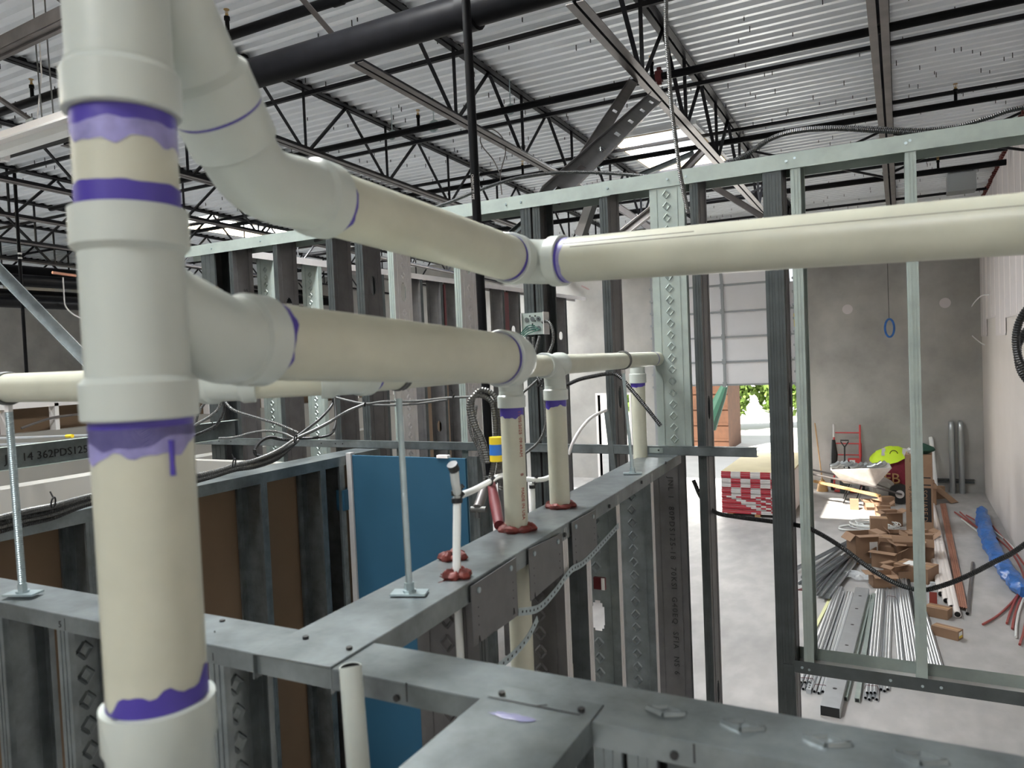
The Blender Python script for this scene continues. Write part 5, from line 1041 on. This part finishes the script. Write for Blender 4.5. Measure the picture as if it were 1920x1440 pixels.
# white pvc and copper pipes
for k in range(4):
    a, b = G(1764 + 10.5 * k, 1120 + 13 * k), G(1729 + 6.6 * k, 950); a.z = b.z = .042; d = b - a
    o = MB().tube([(0, 0, 0), (d.length * .5, 0, 0), (d.length * .5, 0, 0), (d.length * .52, 0, 0), (d.length * .52, 0, 0), (d.length, 0, 0)], [.037, .037, .041, .041, .037, .037], 14, hollow=.85).build('white_pipe', M['wpvc']); o.location = a; o.rotation_euler = (0, 0, math.atan2(d.y, d.x)); tag(o, 'white plastic pipe on the slab right of the middle stud, %s from the left' % ['first', 'second', 'third', 'fourth'][k], 'pipe', 'white pipes on the slab')
for k in range(8):
    r_, row = .011, k // 4; a, b = G(1800 + 4.2 * (k % 4), 1140 + 1 * k, 0), G(1764 + 2.8 * (k % 4), 948); a.z = b.z = .013 + .022 * row; d = b - a
    o = MB().tube([(0, 0, 0), (d.length, 0, 0)], .0115, 8, hollow=.8).build('copper_pipe', M['copper']); o.location = a; o.rotation_euler = (0, 0, math.atan2(d.y, d.x)); tag(o, 'copper pipe in the bundle right of the white pipes, ' + ORD[k % 4] + ' from left, ' + ['bottom', 'top'][row] + ' layer', 'pipe', 'copper pipes on the slab')
a, b = G(1814, 1154), G(1824, 1058); a.z = b.z = .022; tag(MB().tube([a, b], .02, 10, hollow=.8).build('brown_pipe', M['chord']), 'single brown grey pipe lying right of the copper bundle', 'pipe')
# jar with orange liquid on the box
c = G(1750, 1150, .0); c = G(1748, 1140, .11); c.z = 0; t = thing('orange_jug', 'clear jug of orange liquid with red print between the stud and white pipes', 'jug', tuple(G(1750, 1145)))
part(MB().tube([(0, 0, 0), (0, 0, .08)], .055, 14), 'liquid', M['orange'], t); part(MB().tube([(0, 0, .08), (0, 0, .26), (0, 0, .31), (0, 0, .31), (0, 0, .34)], [.057, .057, .04, .03, .03], 14), 'jug_body', M['film'], t); part(MB().box((-.04, -.0605, .10), (.04, -.058, .24)), 'red_print', M['pexr'], t)
# blue wrap with tubes
ctr = [G(1841, 966), G(1844, 985), G(1850, 1010), G(1862, 1040), G(1880, 1070), G(1900, 1098), G(1925, 1125)]
P_ = spline(ctr, 8); n = 16; vs = []; rn = random.Random(8)
for i, p in enumerate(P_):
    wd = .10 * (1 if 3 < i < len(P_) - 3 else .75) * (1 + .12 * math.sin(i * .9))
    T = (P_[min(i + 1, len(P_) - 1)] - P_[max(0, i - 1)]).normalized(); s = T.cross(V((0, 0, 1)))
    for k in range(n): a = 2 * math.pi * k / n; rr = 1 + .13 * math.sin(5 * a + i) + .08 * rn.random(); vs.append(p + s * math.cos(a) * wd * rr + V((0, 0, .085 + .08 * math.sin(a) * rr)))
mb = MB().add(vs, [(i * n + k, i * n + (k + 1) % n, (i + 1) * n + (k + 1) % n, (i + 1) * n + k) for i in range(len(P_) - 1) for k in range(n)] + [tuple(range(n)), tuple(range(len(vs) - 1, len(vs) - n - 1, -1))])
tag(mb.build('blue_wrap', M['bluet']), 'long bundle wrapped in bright blue plastic by the side wall', 'bundle')
tb = [([(1790, 962), (1815, 980), (1845, 1000)], 'pexr', 'red tube end sticking out at the far end of the blue wrap, leftmost'), ([(1800, 962), (1825, 985), (1850, 1005)], 'pexr', 'second red tube sticking out of the far end of the blue wrap'), ([(1812, 968), (1830, 978), (1855, 990)], 'pexr', 'third red tube sticking out of the far end of the blue wrap'), ([(1803, 975), (1828, 995), (1850, 1012)], 'pex', 'white tube beside the red ones at the far end of the blue wrap'),
 ([(1850, 975), (1880, 1010), (1905, 1040), (1930, 1075)], 'pexr', 'red tube curving along the right of the blue wrap'), ([(1852, 990), (1885, 1015), (1915, 1045), (1935, 1060)], 'pex', 'white tube curving along the right of the blue wrap'), ([(1855, 1000), (1890, 1030), (1915, 1070), (1925, 1110)], 'pexr', 'second red tube curving right of the blue wrap'),
 ([(1843, 1174), (1870, 1158), (1895, 1135), (1915, 1110)], 'pexr', 'red tube spreading left from the near end of the blue wrap'), ([(1888, 1172), (1893, 1155), (1903, 1130), (1915, 1110)], 'pexr', 'short red tube below the blue wrap'), ([(1898, 1182), (1902, 1160), (1910, 1135), (1920, 1112)], 'pexr', 'red tube just left of the white one below the blue wrap'), ([(1905, 1198), (1906, 1172), (1912, 1145), (1922, 1118)], 'pex', 'white tube hanging out below the blue wrap'), ([(1912, 1212), (1919, 1190), (1924, 1160), (1926, 1130)], 'pexr', 'red tube at the right edge below the blue wrap')]
for pts, m_, lb in tb: tag(MB().tube(spline([G(*p) + V((0, 0, .02)) for p in pts], 6), .013, 8).build('flexible_tube', M[m_]), lb, 'tube')
# white cable coil
c = G(1640, 990); mb = MB(); rn = random.Random(6); pts = []
for k in range(260): a = k * .21; rr = .26 + .10 * math.sin(k * .037) + .02 * rn.random(); pts.append(c + V((rr * math.cos(a) * 1.1, rr * math.sin(a) * .9, .02 + .0003 * k)))
tag(mb.tube(pts, .008, 6).build('cable_coil', M['pex']), 'loose coil of white cable on the sunny slab', 'coil')
c = G(1618, 992); tag(MB().tube([c + V((.28 * math.cos(k * .3) - .1, .24 * math.sin(k * .31), .02)) for k in range(60)], .008, 6).build('cable_coil', M['pex']), 'second looser white cable coil left of the first', 'coil')
# clear plastic
c = G(1612, 1085); rn = random.Random(12); vs = [c + V((.05 * i - .2, .06 * j - .15, .02 + .05 * rn.random())) for j in range(6) for i in range(9)]
tag(MB().add(vs, [(j * 9 + i, j * 9 + i + 1, (j + 1) * 9 + i + 1, (j + 1) * 9 + i) for j in range(5) for i in range(8)]).build('plastic_film', M['film']), 'crumpled clear plastic film in front of the open boxes', 'film')
# --- tools by the far wall
c = G(1588, 925); t = thing('hand_truck', 'red hand truck leaning on the far concrete wall', 'hand truck', (c.x, FW - .35, 0)); 
for x in (-.26, .26): part(MB().tube([(x, -.12, .06), (x, .22, 1.42)], .02, 10), 'side_rail', M['truck'], t)
for z, y in ((.25, -.07), (.55, .0), (.78, .06), (1.02, .12), (1.25, .18)): part(MB().tube([(-.26, y, z), (.26, y, z)], .014, 8), 'cross_bar', M['truck'], t)
part(MB().box((-.25, -.30, .02), (.25, -.08, .035)), 'toe_plate', M['truck'], t, False)
for x in (-.30, .30): part(MB().tube([(x - .035, .02, .12), (x + .035, .02, .12)], .12, 18), 'wheel', M['black'], t)
for x in (-.26,): part(MB().tube([(x, .15, 1.15), (x, .22, 1.43)], .024, 8), 'grip', M['galvw'], t)
part(MB().box((.02, -.02, .5), (.26, .0, .72)), 'red_panel', M['truck'], t, False); part(MB().box((.05, -.025, .52), (.16, -.02, .68)), 'sticker', M['lab'], t, False)
t = thing('shovel', 'shovel with a black D shaped grip leaning in front of the hand truck', 'shovel', (c.x - .03, FW - .75, 0)); 
part(MB().tube([(0, 0, .25), (0, .22, .98)], .017, 8), 'shaft', M['black'], t); part(MB().tube([(0, .22, .98), (-.07, .25, 1.08), (-.08, .25, 1.12), (.08, .25, 1.12), (.07, .25, 1.08), (0, .22, .98)], .014, 8), 'grip', M['black'], t); part(MB().add([(-.1, 0, .02), (.1, 0, .02), (.1, 0, .28), (-.1, 0, .28), (-.1, .012, .02), (.1, .012, .02), (.1, .012, .28), (-.1, .012, .28)], [(0, 1, 2, 3), (7, 6, 5, 4), (0, 3, 7, 4), (1, 5, 6, 2)]), 'blade', M['dark'], t)
t = thing('black_tool_bag', 'black strap and jacket hanging on the left rail of the hand truck', 'bag', (c.x - .26, FW - .42, .6)); part(MB().tube([(0, -.05, 0), (.01, -.03, .2), (0, .02, .52)], [.07, .08, .04], 10), 'bag_body', M['black'], t)
b = G(1540, 925); t = thing('broom', 'broom with straw bristles leaning on the far wall left of the hand truck', 'broom', (b.x, FW - .5, 0))
part(MB().tube([(.0, 0, .25), (-.16, .42, 1.45)], .013, 8), 'handle', M['wood'], t); part(MB().tube([(0, 0, .0), (0, .0, .16), (0, 0, .26)], [.12, .09, .03], 12), 'bristles', M['wood'], t)
b = G(1613, 925); t = thing('sledge_handle', 'black pole with a red grip standing at the far wall', 'tool', (b.x, FW - .25, 0)); part(MB().tube([(0, 0, 0), (0, .12, .72)], .026, 10), 'shaft', M['black'], t); part(MB().tube([(0, .12, .72), (0, .16, 1.02)], .032, 10), 'grip', M['truck'], t)
# wheelbarrow
b = G(1600, 940); t = thing('wheelbarrow', 'light coloured wheelbarrow full of grey pipe fittings', 'wheelbarrow', (b.x + .12, b.y - .1, 0), .08)
L1_, W1 = .52, .34; vs = [(-L1_, -W1, .70), (L1_ * 1.1, -W1, .76), (L1_ * 1.1, W1, .76), (-L1_, W1, .70), (-L1_ * .55, -W1 * .6, .42), (L1_ * .55, -W1 * .6, .38), (L1_ * .55, W1 * .6, .38), (-L1_ * .55, W1 * .6, .42)]
inn = [(x * .97, y * .97, z + .006 if z > .6 else z + .01) for x, y, z in vs]
part(MB().add(vs + inn, [(0, 1, 5, 4), (1, 2, 6, 5), (2, 3, 7, 6), (3, 0, 4, 7), (4, 5, 6, 7), (8, 12, 13, 9), (9, 13, 14, 10), (10, 14, 15, 11), (11, 15, 12, 8), (12, 15, 14, 13), (0, 8, 9, 1), (1, 9, 10, 2), (2, 10, 11, 3), (3, 11, 8, 0)]), 'tray', M['tray'], t)
for y in (-.24, .24): part(MB().tube([(.75, y * .25, .2), (.2, y, .38), (-.95, y * 1.15, .62)], .019, 8), 'handle', M['chord'], t)
for y in (-.22, .22): part(MB().tube([(-.15, y, .40), (-.30, y, .02), (-.05, y, .02), (.05, y, .36)], .014, 8), 'leg', M['black'], t)
part(MB().tube([(.72, -.045, .2), (.72, .045, .2)], .20, 22), 'wheel', M['black'], t); part(MB().tube([(.72, -.05, .2), (.72, .05, .2)], .08, 14), 'hub', M['galvw'], t)
rn = random.Random(14)
for k in range(11):
    x = -.42 + .085 * k; y = rn.uniform(-.15, .15); z = .70 + rn.uniform(0, .06); a = rn.uniform(-.7, .7)
    q = V((x, y, z)); W_ = loc(t) @ q; f = thing('pipe_fitting', 'grey duct fitting lying in the wheelbarrow', 'fitting', tuple(W_), a, 'grey fittings in the wheelbarrow')
    part(MB().tube([(-.11, 0, 0), (0, 0, .02), (.07, .02, .07)], .05, 12, hollow=.88), 'fitting_body', M['duct'], f)
# lumber over barrow
a, b2 = U(1526, 902, Y=16.25), U(1650, 930, Y=15.7); tag(MB().bar(a, b2, .09, .04).build('lumber', M['wood'], None, False), 'long pale orange board lying across the front of the wheelbarrow', 'lumber')
# cable reel under
b = G(1655, 935); t = thing('cable_reel', 'grey reel of wire standing beside the wheelbarrow', 'reel', (b.x, b.y, .22), .3)
for y in (-.10, .10): part(MB().tube([(0, y, 0), (0, y + .02, 0)], .22, 22), 'reel_side', M['galvw'], t)
part(MB().tube([(0, -.1, 0), (0, .1, 0)], .15, 18), 'wire_winding', M['pex'], t)
# maroon sack with gold emblem and vest
b = G(1682, 930); t = thing('maroon_sack', 'dark red sack with a gold emblem standing behind the wheelbarrow', 'sack', (b.x, b.y + .1, 0)); n = 20; vs = []; rn = random.Random(3)
for i, (z, rr) in enumerate(((0, .34), (.1, .38), (.3, .40), (.5, .40), (.7, .37), (.82, .30), (.86, .1))):
    for k in range(n): a = 2 * math.pi * k / n; q = 1 + .06 * rn.random(); vs.append((rr * q * math.cos(a), rr * .75 * q * math.sin(a), z))
part(MB().add(vs, [(i * n + k, i * n + (k + 1) % n, (i + 1) * n + (k + 1) % n, (i + 1) * n + k) for i in range(6) for k in range(n)] + [tuple(range(len(vs) - n, len(vs)))]), 'sack_body', M['maroon'], t)
text('FB', .30, M['wood'], t, frame((-.24, -.33, .30), (1, 0, 0), (0, .1, 1), (0, -1, .1)), 'emblem', ext=.01)
mb = MB(); ring = lambda rr: [V((rr * math.cos(a), -.325 - .0, .36 + rr * math.sin(a))) for a in [k * math.pi / 10 for k in range(4, 24)]]
t2 = thing('safety_vest', 'bright yellow green safety vest draped over the maroon sack', 'vest', (b.x - .04, b.y + .1, .80)); vs = []; rn = random.Random(9)
for i in range(8):
    for k in range(22): a = 2 * math.pi * k / 22; rr = (.03 + .06 * i) * (1 + .05 * rn.random()); vs.append((rr * math.cos(a), rr * .78 * math.sin(a), .20 * math.cos(min(1.5, i * .215)) + .03 * rn.random() - (.10 * max(0, i - 5) * (.5 + .5 * math.sin(2 * a)))))
part(MB().add(vs, [(i * 22 + k, i * 22 + (k + 1) % 22, (i + 1) * 22 + (k + 1) % 22, (i + 1) * 22 + k) for i in range(7) for k in range(22)]), 'vest_body', M['vest'], t2)
mb = MB(); 
for cx_, w2 in ((-.2, .02), (.18, .02)): mb = MB().add([(cx_ - .03, -.27, .06), (cx_ + .03, -.27, .06), (cx_ + .05, -.15, .20), (cx_ - .02, -.15, .20)], [(0, 1, 2, 3)]); part(mb, 'reflective_stripe', M['galvw'], t2)
part(MB().tube([(.07 * math.cos(a) - .0, -.265 - .0, .10 + .07 * math.sin(a)) for a in [k * math.pi / 8 for k in range(17)]], .008, 6), 'printed_ring', M['ink'], t2)
# tubes leaning at far wall right
for i, px in enumerate((1786, 1803)):
    c = G(px, 923); c.y = FW - .14; t = thing('vertical_tube', 'tall grey pipe with a clamp strut on the far wall, ' + ['left of the pair', 'right of the pair'][i], 'pipe', (c.x, c.y, 0))
    part(MB().tube([(0, 0, 0), (0, 0, 1.30), (0, 0, 1.38), (0, .03, 1.44), (0, .13, 1.46)], .055, 16), 'pipe', M['duct'], t)
c = G(1797, 905, .25); tag(MB().box((c.x - .42, FW - .05, .20), (c.x + .30, FW - .005, .245)).box((c.x - .42, FW - .05, .27), (c.x + .30, FW - .005, .285)).build('strut_channel', M['dark'], None, False), 'dark strut channel low on the far wall behind the grey pipes', 'strut')
c = G(1756, 935); tag(MB().tube([V((c.x, c.y, 0)), V((c.x - .05, FW - .05, 1.15))], .045, 14, hollow=.88).build('leaning_tube', M['white']), 'white grey tube leaning on the far wall left of the grey pipes', 'tube')
c = G(1765, 938); tag(MB().bar(V((c.x - .1, c.y, .26)), V((c.x + .22, c.y - .25, .01)), .2, .008).build('cardboard_flap', M['card'], None, False), 'loose cardboard sheet leaning against the leaning tube', 'cardboard')
# drywall stack
a, b = G(1355, 968), G(1470, 972); x0, x1, y0 = -3.12, -1.86, 14.45
N = 24; hh = .80 / N
for k in range(N):
    j = .012 * ((k * 7) % 3); t = thing('drywall_sheet', 'drywall sheet with red and white taped end near the overhead door, ' + ORD[N - 1 - k] + ' from the top', 'drywall sheet', (x0, y0 + j, .06 + k * hh), .0, 'stacked drywall sheets')
    part(MB().box((0, .0, .0), (x1 - x0, 2.9, hh - .003)), 'board', M['sheet_top' if k == N - 1 else 'dryl'], t, False)
    mb = MB(); seg = 14; wS = (x1 - x0) / seg
    for q in range(seg):
        mb.mi = (1 if (q + 2 * (k // 5)) % 4 < 2 else 0) if k > 9 else (1 if abs(q - 9 + k * .8) > 1.0 and (q < 6 or (q + k) % 3) else 0)
        mb.box((q * wS, -.004, .001), ((q + 1) * wS, 0, hh - .004))
    part(mb, 'end_tape', [M['galvw'], M['tape']], t, False)
for k in range(3): tag(MB().box((x0 + .1 + k * .5, y0 + .02, 0), (x0 + .2 + k * .5, y0 + 2.8, .06)).build('support_block', M['wood'], None, False), 'timber runner under the drywall stack, ' + ['left', 'middle', 'right'][k], 'runner')
# bagged goods pile left of the door
rn = random.Random(21); k = 0
for lv in range(4):
    for i in range(4 - lv // 2):
        X, Y, Z = -5.9 + .42 * i + .1 * lv, 13.0, .16 * lv; t = thing('plastic_bag', 'white and blue plastic bag in the pile beyond the drain wall', 'bag', (X, Y, Z + .02), rn.uniform(-.3, .3), 'white and blue bags piled beyond the drain wall')
        vs = []; 
        for a in range(7):
            for b in range(12): th = 2 * math.pi * b / 12; s = math.sin(math.pi * (a + .35) / 6.7); vs.append(((a - 3) * .075, .2 * s * math.cos(th) * (1 + .2 * rn.random()), .09 + .085 * s * math.sin(th) * (1 + .25 * rn.random())))
        part(MB().add(vs, [(a * 12 + b, a * 12 + (b + 1) % 12, (a + 1) * 12 + (b + 1) % 12, (a + 1) * 12 + b) for a in range(6) for b in range(12)]), 'bag_body', M['pex' if (i + lv) % 2 else 'bluebag'], t)
t = thing('cardboard_sheet', 'tan cardboard sheet in front of the pile of bags', 'cardboard', (U(1120, 915, Y=9.0).x, 9.0, 0), 0); part(MB().add([(-.5, 0, 0), (.7, 0, 0), (.7, .25, 1.55), (-.5, .25, 1.0), (-.5, .03, 0), (.7, .03, 0), (.7, .28, 1.55), (-.5, .28, 1.0)], [(0, 1, 2, 3), (7, 6, 5, 4), (3, 2, 6, 7), (0, 3, 7, 4), (1, 5, 6, 2)]), 'sheet', M['card'], t, False)
# door jamb light post by far wall tall strip
# ---- pieces that belong to a part hang under that part
bpy.context.view_layer.update()
RULES = [('section_rail', 'door_section'), ('screw', 'plate_body'), ('embossed_mark', 'plate_body'), ('hub', 'wheel'), ('sticker', 'red_panel'), ('knockout', 'box_body'), ('hole', 'box_body'), ('black_print', 'box_body'), ('print_frame', 'box_body'), ('stamp', 'box_body'), ('label', 'box_body'), ('tape', 'box_body'), ('coupling', 'pipe'), ('punched_hole', 'web'), ('marker_line', 'web'), ('marker_number', 'flange'), ('glue_smear', 'web'), ('screw', 'web'), ('printed_text', 'box_body'), ('emblem', 'sack_body'), ('reflective_stripe', 'vest_body'), ('printed_ring', 'vest_body'), ('nut', 'rod'), ('slots', 'channel_body'), ('flap', 'box_body'), ('red_print', 'jug_body'), ('blue_band', 'wrap'), ('band', 'pipe')]
base = lambda o: o.name.split('.')[0]
def mid(o):
    c = V((0, 0, 0))
    for k in o.bound_box: c += V(k) / 8
    return o.matrix_world @ c
for t in [o for o in bpy.data.objects if o.parent is None and o.children]:
    kids = [c for c in t.children if c.type == 'MESH']; has = {}
    for c in kids: has.setdefault(base(c), []).append(c)
    for a, b in RULES:
        if a in has and b in has:
            for c in has[a]:
                if c.parent is not t: continue
                p = min(has[b], key=lambda q: (mid(q) - mid(c)).length)
                if p is c: continue
                w_ = c.matrix_world.copy(); c.parent = p; c.matrix_parent_inverse = p.matrix_world.inverted(); c.matrix_basis = w_
